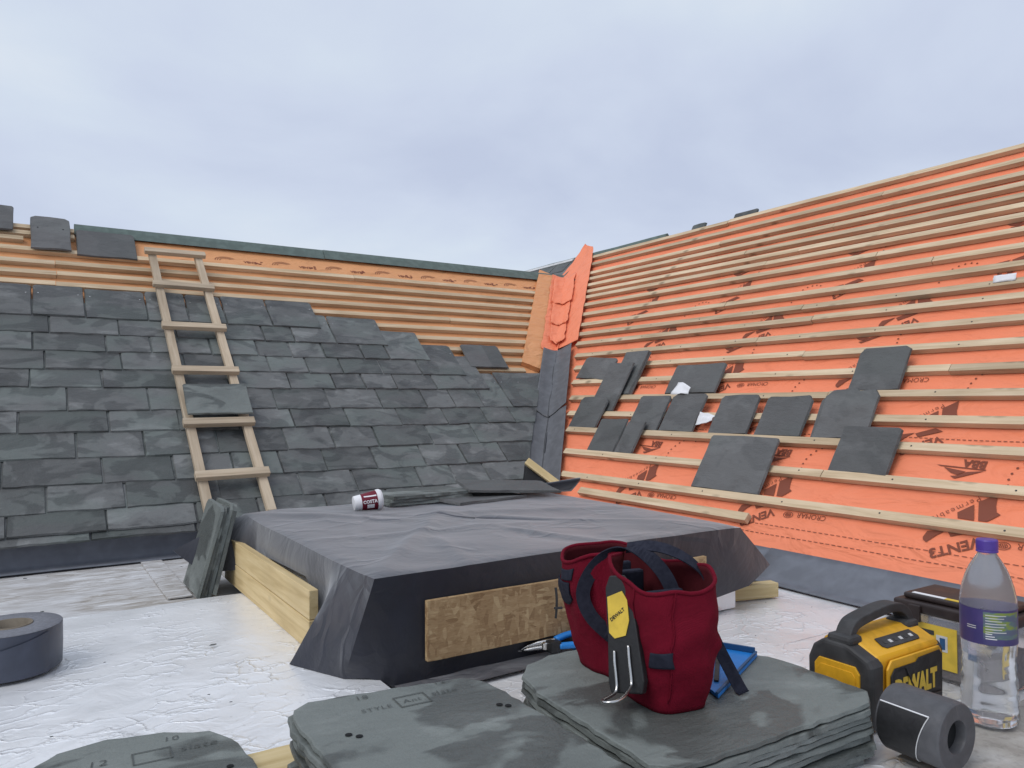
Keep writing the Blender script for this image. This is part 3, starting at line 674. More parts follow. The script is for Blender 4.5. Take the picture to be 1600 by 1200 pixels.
for key, v0, v1, s, ln, m, sh, lab, rz in (
    ('a', 3.595, 3.93, 1.054, .17, M_slate_loose, .02, 'wide slate leaning beside the lead valley, tops of narrow slates in front', -.10),
    ('b', 3.30, 3.50, 1.005, .245, M_slate_loose, .006, 'narrow square cornered slate highest of the group by the valley, front of its pile', 0),
    ('b', 3.293, 3.49, 1.005, .243, M_slate_loose, .006, 'second of the pile behind the highest narrow slate by the valley', 0),
    ('c', 3.338, 3.557, .811, .327, M_slate_loose, .006, 'longest narrow slate, standing below and over the highest narrow one by the valley', 0),
    ('d', 3.38, 3.63, .666, .212, M_slate_loose, .03, 'slate with clipped corners nearest the lead on the third batten', 0),
    ('e', 2.886, 3.115, .659, .222, M_slate_loose, .02, 'smooth slate second from the lead on the third batten, narrow piece overlapping its foot', 0),
    ('f', 3.094, 3.313, .507, .208, M_slate_loose, .012, 'brownish rough slate on the second batten, left of a narrow strip of slate', 0),
    ('g', 2.95, 3.084, .507, .197, M_slate_loose, .008, 'narrow smooth strip of slate on the second batten beside a rough one', 0),
    ('h', 2.659, 3.012, .897, .205, M_slate_loose, .015, 'wide slate behind the white paper', 0),
    ('i', 2.639, 2.871, .662, .228, M_slate_loose, .02, 'dark smooth slate in front of the white paper', 0),
    ('j', 2.313, 2.536, .666, .215, M_slate_loose, .02, 'rough slate right of the second scrap of white paper', .02),
    ('k', 2.033, 2.27, .665, .208, M_slate_loose, .022, 'smooth slate with both top corners clipped, alone above the largest slate', 0),
    ('l', 1.738, 1.973, .668, .232, M_slate_loose, .03, 'rough slate between the highest right slate and the smooth one below it', .02),
    ('l', 1.80, 1.99, .70, .228, M_slate_loose, .045, 'rounded slate mostly hidden behind the rough middle slate at right', .05),
    ('m', 1.71, 1.93, .934, .216, M_slate_loose, .022, 'uppermost rough slate at the right, corner of its head broken', .02),
    ('n', 1.585, 1.824, .510, .203, M_slate_loose, .012, 'smooth slate lowest at the right, nearest the triangular print', -.02),
    ('o', 2.069, 2.44, .350, .272, M_slate_loose, .014, 'largest slate on the orange slope, mottled, standing on the lowest batten', 0)):
    nn_ = .006; tt = TI
    if lab.startswith('second of'): nn_ = -.005
    if lab.startswith('rounded'): nn_ = -.004
    if key == 'c': tt = radians(12)
    sb = min((b+.0195 for b in BAT_R if b < s+.03), key=lambda q: abs(q-s)) if key not in 'bh' else .9315      # foot on the ledge of a batten
    ln = {'b': .305, 'h': .185}.get(key, ln + .55*(s-sb))
    loose(onR(v0, v1, sb, nn_-.014, rz, tt), v1-v0, ln, lab, m, .009, sh, .003, G)

# scraps of white paper
def crumple(name, fn, nx, ny, label, m=M_white, cat='paper', group='scraps of white paper on the orange slope', sm=True):
    o = MB().grid(fn, nx, ny).build(name, m, smooth=sm); md = o.modifiers.new('thickness', 'SOLIDIFY'); md.thickness = .0008
    return tag(o, label, cat, group)
def pap1(a, b):
    v = 2.895 - .125*a; s = .880 + .085*b*(1-.75*max(0, a-.25)) ; return Rpt(v, s, .046+.010*nz(a*2.3, b*2.2, 4)+.012*a*b)
crumple('paper_scrap', pap1, 8, 6, 'folded white paper resting on top of the dark smooth slate')
def pap2(a, b):
    v = 2.632 - .088*a; s = .705 + (.070-.035*a)*b+.03*a; return Rpt(v, s, .010+.012*nz(a*2.5, b*3, 8)+.02*b*(1-a))
crumple('paper_scrap', pap2, 8, 6, 'white paper scrap hanging low between the dark smooth slate and the next')
def pap3(a, b): return Rpt(1.545-.085*a, 1.525+.03*b, .004+.007*nz(a*3, b*3, 2)+.012*b)
crumple('paper_scrap', pap3, 6, 4, 'small white scrap lying on a batten high at the right edge')

# ================================================================== kerb of the roof opening, under black polythene
KB = empty('rooflight_kerb', (1.25, 2.15, 0), 'low square kerb in the flat roof hidden beneath black polythene', 'kerb')
for (x0, x1, y0, y1) in ((.665, 1.845, 1.615, 1.66), (.665, 1.845, 2.70, 2.745), (.665, .71, 1.662, 2.698), (1.80, 1.845, 1.662, 2.698)):
    MB().box(x0, x1, y0, y1, .003, .236).build('side', M_foil, KB)
MB().box(.67, 1.84, 1.62, 2.74, .2375, .243).build('cover_board', M_osb, KB)
KEYS = [((.655, 1.588), .246, (.605, 1.64), .022), ((.72, 1.588), .247, (.70, 1.585), .003), ((.85, 1.588), .248, (.85, 1.583), .003), ((1.15, 1.595), .249, (1.15, 1.588), .003), ((1.50, 1.600), .249, (1.50, 1.595), .03),
        ((1.68, 1.602), .248, (1.70, 1.585), .052), ((1.80, 1.602), .247, (1.86, 1.575), .075), ((1.860, 1.606), .244, (1.985, 1.60), .118), ((1.868, 1.70), .246, (1.975, 1.70), .060), ((1.868, 1.85), .248, (1.93, 1.86), .035), ((1.868, 2.2), .250, (1.89, 2.2), .06), ((1.868, 2.70), .250, (1.88, 2.72), .08),
        ((1.80, 2.76), .250, (1.80, 2.79), .08), ((1.2, 2.76), .251, (1.2, 2.79), .06), ((.75, 2.765), .250, (.66, 2.93), .06), ((.652, 2.75), .247, (.447, 2.90), .120), ((.648, 2.66), .247, (.53, 2.80), .05), ((.646, 2.55), .246, (.640, 2.55), .10), ((.646, 2.35), .246, (.634, 2.35), .165),
        ((.646, 2.0), .246, (.634, 2.0), .178), ((.646, 1.90), .246, (.636, 1.90), .12), ((.646, 1.84), .246, (.632, 1.845), .025), ((.648, 1.75), .246, (.531, 1.80), .0225), ((.650, 1.66), .246, (.575, 1.70), .022)]
per = []
for i in range(len(KEYS)):
    (a, za_, b, zb_), (c, zc_, d, zd_) = KEYS[i], KEYS[(i+1) % len(KEYS)]
    seg_ = max(2, int(((a[0]-c[0])**2+(a[1]-c[1])**2)**.5/.022))
    for k in range(seg_):
        f = k/seg_; per.append((Vector((a[0], a[1], za_)).lerp(Vector((c[0], c[1], zc_)), f), Vector((b[0], b[1], zb_)).lerp(Vector((d[0], d[1], zd_)), f)))
n = len(per); mb = MB(); cen = Vector((1.24, 2.16, 0)); RT, RS = 34, 14; vs = []
def crease(x, y):
    """long soft folds pulled towards the corners"""
    h = .006*nz(x*3.2, y*4.2, 1) + .0035*nz(x*9+2*y, y*6, 5)
    for (px, py, qx, qy, a_, w_) in ((.66, 1.60, 1.30, 2.45, .011, .030), (1.86, 1.60, 1.25, 2.2, .008, .03), (.66, 2.1, 1.5, 1.95, .006, .025), (.9, 1.6, .98, 1.95, .006, .018), (1.35, 1.6, 1.2, 2.0, .006, .02), (1.1, 2.3, 1.8, 2.1, .006, .03), (.66, 2.7, 1.1, 2.2, .007, .03)):
        dxy = Vector((qx-px, qy-py)); L_ = dxy.length; dxy /= L_; r_ = Vector((x-px, y-py)); al = r_.dot(dxy); ac = r_.x*dxy.y-r_.y*dxy.x
        if -.05 < al < L_: h += a_*math.exp(-(ac/w_)**2)*max(0, sin(pi*min(1, max(0, (al+.05)/(L_+.05)))))**.5
    return h
for k in range(RT+1):
    f = (k/RT)**.85
    for (a, b) in per:
        p = cen.lerp(Vector((a.x, a.y, 0)), f); e_ = min(1, (1-f)*9)
        vs.append(Vector((p.x, p.y, a.z*1.0 + .004 + crease(p.x, p.y)*(.25+.75*e_) + .006*(1-f*f) - .003*(f**60))))
for k in range(1, RS+1):
    f = k/RS
    for (a, b) in per:
        p = a.lerp(b, f); w_ = sin(pi*f)
        outw = Vector((p.x-cen.x, p.y-cen.y, 0)).normalized()
        q = p + outw*(.004*w_*(.6+nz(p.x*5, p.y*5, 2)) + .004*f*nz(p.x*8, p.y*8, p.z*5))
        if q.x < .69: q.z = max(q.z, .0245)
        vs.append(q)
rows = RT+1+RS
mb.add(vs, [(r*n+i, (r+1)*n+i, (r+1)*n+(i+1) % n, r*n+(i+1) % n) for r in range(rows-1) for i in range(n)])
o = mb.build('polythene_sheet', M_poly, smooth=True); md = o.modifiers.new('thickness', 'SOLIDIFY'); md.thickness = .0012; md.offset = 1; es = o.modifiers.new('sharp', 'EDGE_SPLIT'); es.split_angle = radians(42)
tag(o, 'black polythene sheet draped and folded over the low kerb', 'sheet')
# tail of sheeting lying on the deck in front
def tail(a, b): x = .70 + .55*a; y = 1.60 - (.10-.02*a)*b; return Vector((x, y, .0068+.012*max(0, nz(x*7, y*9, 3))*(1-b)+ .004*b*nz(x*20, y)**2))
o = MB().grid(tail, 30, 8).build('sheet_scrap', M_poly, smooth=True); tag(o, 'flat strip of black sheet along the deck below the strand board', 'sheet')
# timber plank fixed along the left of the kerb
PL = empty('timber_plank', (.61, 2.35, .02), 'pale timber plank on edge against the left side of the sheeted kerb', 'plank')
MB().box(.598, .622, 1.868, 2.80, .024, .098).build('board', M_plank, PL, bevel=.0015, seg=1)
MB().box(.599, .623, 1.870, 2.80, .0995, .172).build('board', M_plank, PL, bevel=.0015, seg=1)
mb = MB(); q = 24
def ragged(x, top): return (.188 if top else .052) + (.0015 if top else .003)*nz(x*25, 3 if top else 9)
xs = [.772 + (1.665-.772)*i/q for i in range(q+1)]
poly = [(x, ragged(x, False)) for x in xs] + [(x, ragged(x, True)) for x in xs[::-1]]
mb.prism(poly, -1.575, -1.562, Matrix(((1, 0, 0, 0), (0, 0, -1, 0), (0, 1, 0, 0), (0, 0, 0, 1))))
o = mb.build('strand_board', M_osb); tag(o, 'strip of strand board held against the front of the black sheeting', 'board')
# slates leaning at the far left end of the kerb
for k, lab in enumerate(('outermost greenish slate of the pile leaning on the left end of the kerb', 'second slate of the pile leaning on the left end of the kerb', 'third slate of the pile leaning on the left end of the kerb', 'fourth slate of the pile leaning on the left end of the kerb', 'innermost slate of the pile leaning on the left end of the kerb')):
    a = radians(15.5 - .5*k); M = Matrix(((0, sin(a), -cos(a), .487+.0125*k), (-1, 0, 0, 2.77 + rg.uniform(-.006, .006)), (0, cos(a), sin(a), .0005), (0, 0, 0, 1)))
    loose(M, .24+rg.uniform(-.01, .01),   .302+rg.uniform(-.006, .006), lab, M_slate_green, .0105, .018, .005, 'slates leaning against the kerb')
# slates lying on the sheet
for k, lab in enumerate(('lowest slate of the flat pile beside the paper cup', 'middle slate of the flat pile beside the paper cup', 'top pale edged slate of the flat pile beside the paper cup')):
    loose(Matrix.Translation((1.285+.006*k, 2.555, .262+.0115*k)) @ Matrix.Rotation(.03+.02*k, 4, 'Z'), .345, .20, lab, M_slate_green, .011, .01, .004, 'slates lying on the black sheet')
loose(Matrix.Translation((1.50, 2.46, .262)) @ Matrix.Rotation(.18, 4, 'Z') @ Matrix.Rotation(.02, 4, 'X'), .34, .20, 'slate lying flat on the sheet right of the flat pile', M_slate_loose, .009, .012, .004, 'slates lying on the black sheet')
loose(Matrix.Translation((1.62, 2.50, .282)) @ Matrix.Rotation(-.22, 4, 'Z') @ Matrix.Rotation(.09, 4, 'X') @ Matrix.Rotation(.05, 4, 'Y'), .38, .22, 'slate propped askew on another at the far corner of the sheet', M_slate_loose, .009, .012, .004, 'slates lying on the black sheet')
# ---- paper cup lying on its side
CUP = empty('paper_cup', (1.02, 2.515, .262), 'crumpled maroon and white paper coffee cup lying on the black sheet', 'cup')
Mc = Matrix.Translation((.965, 2.525, .2865)) @ Matrix.Scale(.82, 4) @ Matrix.Rotation(radians(-8), 4, 'Z') @ Matrix.Rotation(radians(-6), 4, 'Y') @ Matrix(((0, 0, 1, 0), (1, 0, 0, 0), (0, 1, 0, 0), (0, 0, 0, 1)))   # cup axis (local z) along +X
rad = lambda z: .030 + .012*z/.112
cupv = lambda z: rad(z)
MB().lathe([(.028, 0), (.030, .001)] + [(rad(z), z) for z in (.02, .05, .08, .105)] + [(.043, .106)], 28).build('cup_wall', M_white, CUP, Mc, smooth=True)
MB().lathe([(.0445, .100), (.0445, .112), (.042, .115), (.040, .120), (.034, .120)], 28).build('lid', M_white, CUP, Mc, smooth=True, bevel=.0008)
def onCup(ang, z, lift=.0006): r_ = rad(z)+lift; return Vector((r_*cos(ang), r_*sin(ang), z))
vs, fs, wd = text_geo('COSTA', .03, .0012, 0, 1.05); sc = .060/wd
# text runs along the axis (+z = +X), letters' up direction runs round the cup
camdir = (Vector((0, 0, CAM_H)) - Mc.translation).normalized(); loc = Mc.to_3x3().inverted() @ camdir; A0 = atan2(loc.y, loc.x)
upl = Mc.to_3x3().inverted() @ Vector((0, 0, 1)); au = atan2(upl.y, upl.x); sgn = 1 if ((au-A0+pi) % (2*pi))-pi > 0 else -1
mb = MB().grid(lambda a, b: onCup(A0-1.9+3.9*a, .030+.066*b), 40, 6); mb.build('sleeve_print', M_maroon, CUP, Mc, smooth=True)
mb = MB().add([onCup(A0 + sgn*(p.y*sc-.009)/.036, .034+p.x*sc, .0013) for p in vs], fs); mb.build('lettering', M_white, CUP, Mc)
mb = MB().grid(lambda a, b: onCup(A0 + sgn*(.55-.25*a+.16*b+.12*a*a), .040+.052*a, .0012), 12, 2); mb.build('swoosh', M_white, CUP, Mc)
mb = MB().grid(lambda a, b: onCup(A0 + sgn*(-.9+.5*b), .05+.03*a, .0011), 6, 3); mb.build('badge_print', M_white, CUP, Mc)

# ---- timber offcut and black scrap at the foot of the valley
a_, b_ = Vector((2.33, 3.33, .352)), Vector((2.50, 3.30, .200)); a_ = Vector((2.285, 3.41, .305)); b_ = Vector((2.375, 3.30, .205)); d = (b_-a_); ln = d.length; d.normalize(); nn_ = (Vector((-.5, -.75, .45)) - d*Vector((-.5, -.75, .45)).dot(d)).normalized(); y_ = nn_.cross(d)
Mo = Matrix(((d.x, y_.x, nn_.x, a_.x), (d.y, y_.y, nn_.y, a_.y), (d.z, y_.z, nn_.z, a_.z), (0, 0, 0, 1)))
o = MB().box(-.01, ln+.03, -.019, .019, 0, .025).build('timber_offcut', M_offcut, None, Mo, bevel=.001, seg=1); tag(o, 'short pale batten offcut wedged at the foot of the valley', 'offcut')
def scrap(a, b):
    p = Vector((2.280, 3.415, .298)).lerp(Vector((2.38, 3.31, .198)), a); return p + Vector((-.02*b, .02, -.16*b + .06*a*b + .012*nz(a*3, b*3)))
o = MB().grid(scrap, 10, 10).build('sheet_scrap', M_black, smooth=True); md = o.modifiers.new('t', 'SOLIDIFY'); md.thickness = .0015; tag(o, 'dark piece of sheet hanging under the offcut at the valley foot', 'sheet')
def curl(a, b):
    x = 1.74 + .245*a; h = .030 + .040*a; an = pi*.95*b; return Vector((x + .03*b*a, 2.66 - .03*a - .035*a*sin(an)*1.2, .250 + h*sin(an*.62) - .012*b*a))
o = MB().grid(curl, 16, 12).build('sheet_scrap', M_poly, smooth=True); md = o.modifiers.new('t', 'SOLIDIFY'); md.thickness = .0015; tag(o, 'curled black sheet end standing up behind the kerb near the valley', 'sheet')
mb = MB().box(0, .24, -.02, .02, 0, .045); o = mb.build('timber_offcut', M_offcut, None, Matrix.Translation((1.83, 1.70, .003)) @ Matrix.Rotation(radians(-14), 4, 'Z'), bevel=.001, seg=1); tag(o, 'timber end poking out from under the right corner of the black sheet', 'offcut')
o = MB().box(0, .30, -.022, .022, 0, .045).build('timber_offcut', M_offcut, None, Matrix.Translation((2.08, 1.02, .012)) @ Matrix.Rotation(radians(-62), 4, 'Z'), bevel=.001, seg=1); tag(o, 'timber offcut on the deck at the right edge behind the bottle', 'offcut')

# ================================================================== slate stacks in the foreground
def poly_slate(poly, z, t, rg, name='slate', step=.022, rag=.0024, M=None):
    pts = []
    for (a, b) in zip(poly, poly[1:]+poly[:1]):
        L_ = ((a[0]-b[0])**2+(a[1]-b[1])**2)**.5; k = max(1, int(L_/step))
        for i in range(k):
            f = i/k; pts.append((a[0]+(b[0]-a[0])*f+rg.uniform(-rag, rag), a[1]+(b[1]-a[1])*f+rg.uniform(-rag, rag)))
    n = len(pts); cx = sum(p[0] for p in pts)/n; cy = sum(p[1] for p in pts)/n; rings = []
    for (zz, ins) in ((0, .003), (t*.25, 0), (t*.9, .0015), (t, .0045)):
        ring = []
        for x, y in pts:
            d = Vector((x-cx, y-cy)); d.normalize(); q = ins*rg.uniform(.8, 1.25); ring.append((x-cx-d.x*q, y-cy-d.y*q, zz + (rg.uniform(-.0006, .0006) if 0 < zz < t else 0)))
        rings.append(ring)
    mb = MB(); vs = [p for r in rings for p in r]
    fs = [tuple(range(n-1, -1, -1)), tuple(3*n+i for i in range(n))] + [(r*n+i, r*n+(i+1) % n, (r+1)*n+(i+1) % n, (r+1)*n+i) for r in range(3) for i in range(n)]
    mb.add(vs, fs); o = mb.build(name, M_slate_green, None, Matrix.Translation((cx, cy, z))); return o
rgs = random.Random(31)
ORD = ['bottom', 'second', 'third', 'fourth', 'fifth', 'sixth', 'seventh', 'eighth', 'ninth', 'tenth']
def stack(poly, z0, count, t, what, group, top_label, jit=.010):
    z = z0; top = None
    for k in range(count):
        dx_, dy_ = (rgs.uniform(-jit, jit), rgs.uniform(-jit, jit)) if k < count-1 else (0, 0)
        th = t*rgs.uniform(.85, 1.15)
        o = poly_slate([(x+dx_, y+dy_) for x, y in poly], z, th, rgs)
        tag(o, top_label if k == count-1 else f'{ORD[k]} slate from the base of the {what}' if k else f'lowest slate of the {what}', 'slate', group)
        z += th + .0016; top = (o, z - .0016)
    return top
PA = [(.372, .74), (.728, .74), (.730, 1.165), (.726, 1.225), (.702, 1.268), (.62, 1.280), (.50, 1.302), (.420, 1.312), (.386, 1.292), (.374, 1.23)]
topA = stack(PA, .0285, 8, .0105, 'front stack beside the bag stack', 'slates of the front stack', 'pale green top slate of the front stack, marked in crayon')
PB = [(0.775, 0.843), (0.806, 0.806), (1.254, 0.798), (1.303, 0.833), (1.314, 1.001), (1.31, 1.054), (1.265, 1.117), (1.159, 1.281), (1.107, 1.312), (0.928, 1.314), (0.859, 1.291), (0.817, 1.244), (0.793, 1.159)]
topB = stack(PB, .0015, 9, .0105, 'stack under the red bag', 'slates of the stack under the bag', 'damp top slate of the stack under the red tool bag')
PC = [(.00, .95), (.325, .95), (.325, 1.30), (.312, 1.40), (.285, 1.452), (.215, 1.490), (.13, 1.515), (.05, 1.500), (.005, 1.45)]
topC = stack(PC, .0285, 2, .0115, 'pair of slates in the bottom left corner', 'slates at the bottom left', 'green top slate of the pair in the bottom left corner, crayon marked')
o = MB().box(.30, .72, .62, 1.375, .0265, .0282).build('board_offcut', M_offcut); tag(o, 'thin pale board offcut showing left of the front slate stack', 'board')
def crayon(top, items, ox, oy, rot=0):
    """handwriting and a drawn box on the top slate (flat marks just above it)"""
    o, z = top
    def tr(x, y): return (ox + x*cos(rot)-y*sin(rot), oy + x*sin(rot)+y*cos(rot), z+.0016)
    for it in items:
        mb = MB()
        if it[0] == 'box':
            _, x0, y0, x1, y1, w = it
            P_ = [(x0, y0), (x1, y0), (x1, y1), (x0, y1)]; Q_ = [(x0+w, y0+w), (x1-w, y0+w), (x1-w, y1-w), (x0+w, y1-w)]
            mb.add([tr(*q) for q in P_+Q_], [(i, (i+1) % 4, 4+(i+1) % 4, 4+i) for i in range(4)]); mb.build('crayon_box', M_chalk, o)
        else:
            _, s_, size, x, y, w = it
            vs, fs, wd = text_geo(s_, size, -.0002, .1, 1.1); k = w/wd
            mb.add([tr(x+p.x*k, y+p.y*k+.001*nz(p.x*90, p.y*60)) for p in vs], fs); mb.build('crayon_word', M_chalk, o)
crayon(topA, [('t', 'STYLE', .02, -.10, -.012, .055), ('box', -.034, -.022, .024, .024, .0025), ('t', 'Ant', .02, -.024, -.007, .034), ('t', 'slate', .02, .032, .000, .050), ('t', '18', .02, -.092, .046, .024), ('t', '12', .02, .055, .046, .024)], .578, 1.218, radians(-3))
for (x, y) in ((.430, 1.146), (.442, 1.132), (.688, 1.118), (.698, 1.106)): MB().lathe([(.0058, 0), (.0058, .0006)], 10).build('nail_hole', M_hole, topA[0], Matrix.Translation((x, y, topA[1]+.0009)))
crayon(topC, [('box', -.03, -.03, .03, .016, .0025), ('t', 'slate', .02, .042, -.012, .060), ('t', '12', .02, -.096, -.004, .030), ('t', '10', .02, .02, .040, .026)], .185, 1.405, radians(-3))
for (x, y) in ((.045, 1.30), (.285, 1.29)): MB().lathe([(.0058, 0), (.0058, .0006)], 10).build('nail_hole', M_hole, topC[0], Matrix.Translation((x, y, topC[1]+.0009)))
ZB = topB[1]

# ================================================================== red canvas tool bag
BAX = radians(11); BC = Vector((.989, 1.107, ZB+.001))
MBAG = Matrix.Translation(BC) @ Matrix.Rotation(-BAX, 4, 'Z') @ Matrix.Scale(1.05, 4)       # local y runs along the bag (+y = far end)
BAG = empty('tool_bag', BC, 'open red canvas tool bag with navy webbing, standing on the slate stack', 'bag')
def sgnpow(x, p): return (abs(x)**p)*(1 if x >= 0 else -1)
def rim_h(t):
    """height of the rim round the bag, t = 0 at +x, quarter turn = +y (far end)"""
    y = sin(t); x = cos(t)
    h = .205 + .010*max(0, y)**2 - .014*max(0, -y)**3 + .012*max(0, x)*max(0, -y)*2
    h += .026*math.exp(-((y+.05)/.20)**2)*(x < 0) - .012*math.exp(-((y-.55)/.25)**2)*(x < 0) - .010*math.exp(-((y+.62)/.22)**2)*(x < 0)
    return h
def bag_pt(t, f, off=0.0):
    """f: 0 at the base .. 1 at the rim"""
    H = rim_h(t); z = H*f; ex = .46 + .10*f
    hx = .058 + .026*f**1.1 + .010*sin(pi*f); hy = .158 + .014*sin(pi*f) + .010*f
    x = hx*sgnpow(cos(t), ex); y = hy*sgnpow(sin(t), ex)
    near = 1 if y < 0 else 0
    pin = math.exp(-((y-.015)/.034)**2)*(x < 0)*(.35+.65*f); x += .066*pin                     # waist pulled in where the holder hangs
    pin2 = math.exp(-((y-.01)/.05)**2)*(x > 0)*f; x -= .020*pin2
    x += .004*nz(y*24, z*16, 2)+.004*nz(y*9, z*30+x*8, 5)*sin(pi*f); y += .004*nz(x*28, z*18, 7)*sin(pi*min(1, f*1.1))
    fold = sin(pi*min(1, f*1.05))
    x += (.013*nz(y*12+z*10, z*12-y*5, 11) + .006*nz(y*26+z*24, z*24-y*9, 13))*fold; y += (.012*nz(x*13-z*12, z*14, 17) + .005*nz(x*36+z*20, z*30, 19))*fold
    z += .013*nz(x*16, y*16, 4)*f; x -= .016*f*f*max(0, min(1, y/.12))*(x < 0)
    sag = math.exp(-((z-.055)/.02)**2)*.004*nz(y*14, 2.0); x -= sag
    p = Vector((x, y, max(z, 0)))
    if off:
        d = Vector((x, y*.6, 0)).normalized(); p += d*off
    return p
NT, NF = 112, 26
def bagmesh(off, f0_=0.0, f1_=1.0, name='body', m=None):
    mb = MB(); vs = [bag_pt(2*pi*i/NT, f0_+(f1_-f0_)*j/NF, off) for j in range(NF+1) for i in range(NT)]
    mb.add(vs, [(j*NT+i, j*NT+(i+1) % NT, (j+1)*NT+(i+1) % NT, (j+1)*NT+i) for j in range(NF) for i in range(NT)] + [tuple(range(NT-1, -1, -1))]); return mb
o = bagmesh(0).build('body', [M_red, M_redlining], BAG, MBAG, smooth=True)
md = o.modifiers.new('thickness', 'SOLIDIFY'); md.thickness = .0045; md.offset = -1; md.material_offset = 1; md.material_offset_rim = 0
MB().tube([bag_pt(2*pi*i/NT, 1.0, -.001)+Vector((0, 0, .001)) for i in range(NT)], .0036, 8, True).build('rim_binding', M_red, BAG, MBAG, smooth=True)
def patch(t0, t1, f0_, f1_, name, m, off=.003, bow=0.0):
    mb = MB().grid(lambda a, b: bag_pt(t0+(t1-t0)*a, f0_+(f1_-f0_)*b - bow*sin(pi*a)*(1-b), off), 14, 8)
    o = mb.build(name, m, BAG, MBAG, smooth=True); md = o.modifiers.new('t', 'SOLIDIFY'); md.thickness = .002
patch(radians(128), radians(165), .64, .80, 'navy_trim', M_navy, .0035, .08)
patch(radians(226), radians(258), .40, .53, 'navy_trim', M_navy, .0035)
patch(radians(150), radians(168), .82, .93, 'navy_tab', M_navy, .0035)
# seams stitched along the sides
for t_ in (radians(214), radians(262), radians(120)):
    MB().tube([bag_pt(t_ - .25*(1-f/20.0), f/20.0, .0015) for f in range(2, 21)], .0012, 6).build('seam', M_red, BAG, MBAG, smooth=True)
for (x0, x1, y0, y1, z1) in ((-.045, .045, .045, .062, .185), (-.02, .05, .10, .112, .19), (-.03, .045, -.085, -.072, .178)):
    MB().box(x0, x1, y0, y1, .01, z1).build('inner_pocket', M_navy, BAG, MBAG, bevel=.004)
pw = lambda pts: [MBAG @ Vector(p) for p in pts]
MB().ribbon(smoothpath(pw([(.044, -.075, .130), (.030, -.055, .190), (.005, -.030, .228), (-.018, .000, .238), (-.040, .030, .222), (-.066, .048, .190), (-.083, .050, .150), (-.074, .036, .112), (-.046, .012, .080), (-.020, .005, .060)])), .027, .0022, tuple(r0)).build('handle_strap', M_navy, BAG, smooth=False)
MB().ribbon(smoothpath(pw([(-.012, .012, .236), (.020, -.025, .243), (.052, -.062, .232), (.080, -.085, .205), (.088, -.092, .16)])), .024, .0022, tuple(Vector((0, 0, 1))*.6 + f0*.8)).build('handle_strap', M_navy, BAG)
MB().ribbon(smoothpath(pw([(.080, .02, .150), (.102, -.005, .128), (.125, -.035, .098), (.128, -.075, .055), (.130, -.122, .010), (.131, -.134, .003)])), .024, .0022, tuple(r0)).build('shoulder_strap', M_navy, BAG)

# ---- hammer holder hanging at the waist of the bag
HH = empty('hammer_holder', (.88, 1.02, ZB), 'black hammer holder with yellow label and steel wire loop hanging on the bag', 'holder')
hp, hq = Vector((.892, 1.046, .329)), Vector((.868, .993, .142)); hy_ = (hp-hq).normalized(); hn = Vector((-.93, -.36, .05)); hn = (hn - hy_*hn.dot(hy_)).normalized(); hx_ = hy_.cross(hn)
MH = Matrix(((hx_.x, hy_.x, hn.x, hq.x), (hx_.y, hy_.y, hn.y, hq.y), (hx_.z, hy_.z, hn.z, hq.z), (0, 0, 0, 1)))   # x right, y up, z out; origin at the foot
HL = (hp-hq).length
MB().prism([(-.030, .002), (.030, .0), (.036, .02), (.031, HL*.55), (.024, HL-.02), (.010, HL), (-.014, HL), (-.024, HL-.02), (-.027, HL*.5), (-.033, .02)], -.008, .008, MH).build('backing', M_black, HH, bevel=.0025)
MB().prism([(-.022, .100), (-.012, .090), (.010, .094), (.019, .118), (.019, .152), (.010, .168), (-.020, .160)], .0085, .0100, MH).build('label', M_label, HH)
vs, fs, wd = text_geo('DEWALT', .02, .0007); k_s = .034/wd
MB().add([MH @ Vector((-.001 + (p.x*k_s-.017)*cos(.55) - p.y*k_s*sin(.55)*1.0, .127 + (p.x*k_s-.017)*sin(.55) + p.y*k_s*cos(.55), .0106)) for p in vs], fs).build('lettering', M_ink, HH)
wire = [(-.014, .070, .011), (-.014, .052, .013), (-.014, .024, .012), (-.014, .010, .014), (-.015, .002, .022), (-.016, -.004, .050), (-.012, -.006, .068), (0, -.007, .075), (.012, -.006, .068), (.017, -.002, .050), (.016, .010, .022), (.015, .020, .013), (.014, .050, .012), (.014, .078, .011)]
MB().tube([MH @ p for p in smoothpath(wire, 5)], .0027, 8).build('wire_loop', M_chrome, HH, smooth=True)

# ---- blue plastic tray lying right of the bag
TR = empty('plastic_tray', (1.09, 1.0, ZB), 'bright blue shallow plastic tray on the slates right of the red bag', 'tray')
tp_ = [(1.043, .954), (1.281, 1.0645), (1.235, 1.159), (1.096, 1.096)]
MB().prism(tp_, ZB+.0012, ZB+.008).build('base', M_blue, TR, bevel=.001)
def wall(a, b, h, w, m, nm):
    d = (Vector(b)-Vector(a)); n_ = Vector((-d.y, d.x)).normalized()*w
    MB().prism([a, b, (b[0]+n_.x, b[1]+n_.y), (a[0]+n_.x, a[1]+n_.y)], ZB+.0085, ZB+h).build(nm, m, TR, bevel=.001)
wall(tp_[0], tp_[1], .013, .005, M_bluedark, 'rim'); wall((1.2795, 1.0685), (1.2365, 1.157), .020, .005, M_bluedark, 'rim'); wall(tp_[2], tp_[3], .024, .005, M_bluedark, 'rim')
wall((1.091, .996), (1.212, 1.101), .012, .009, M_black, 'slot')

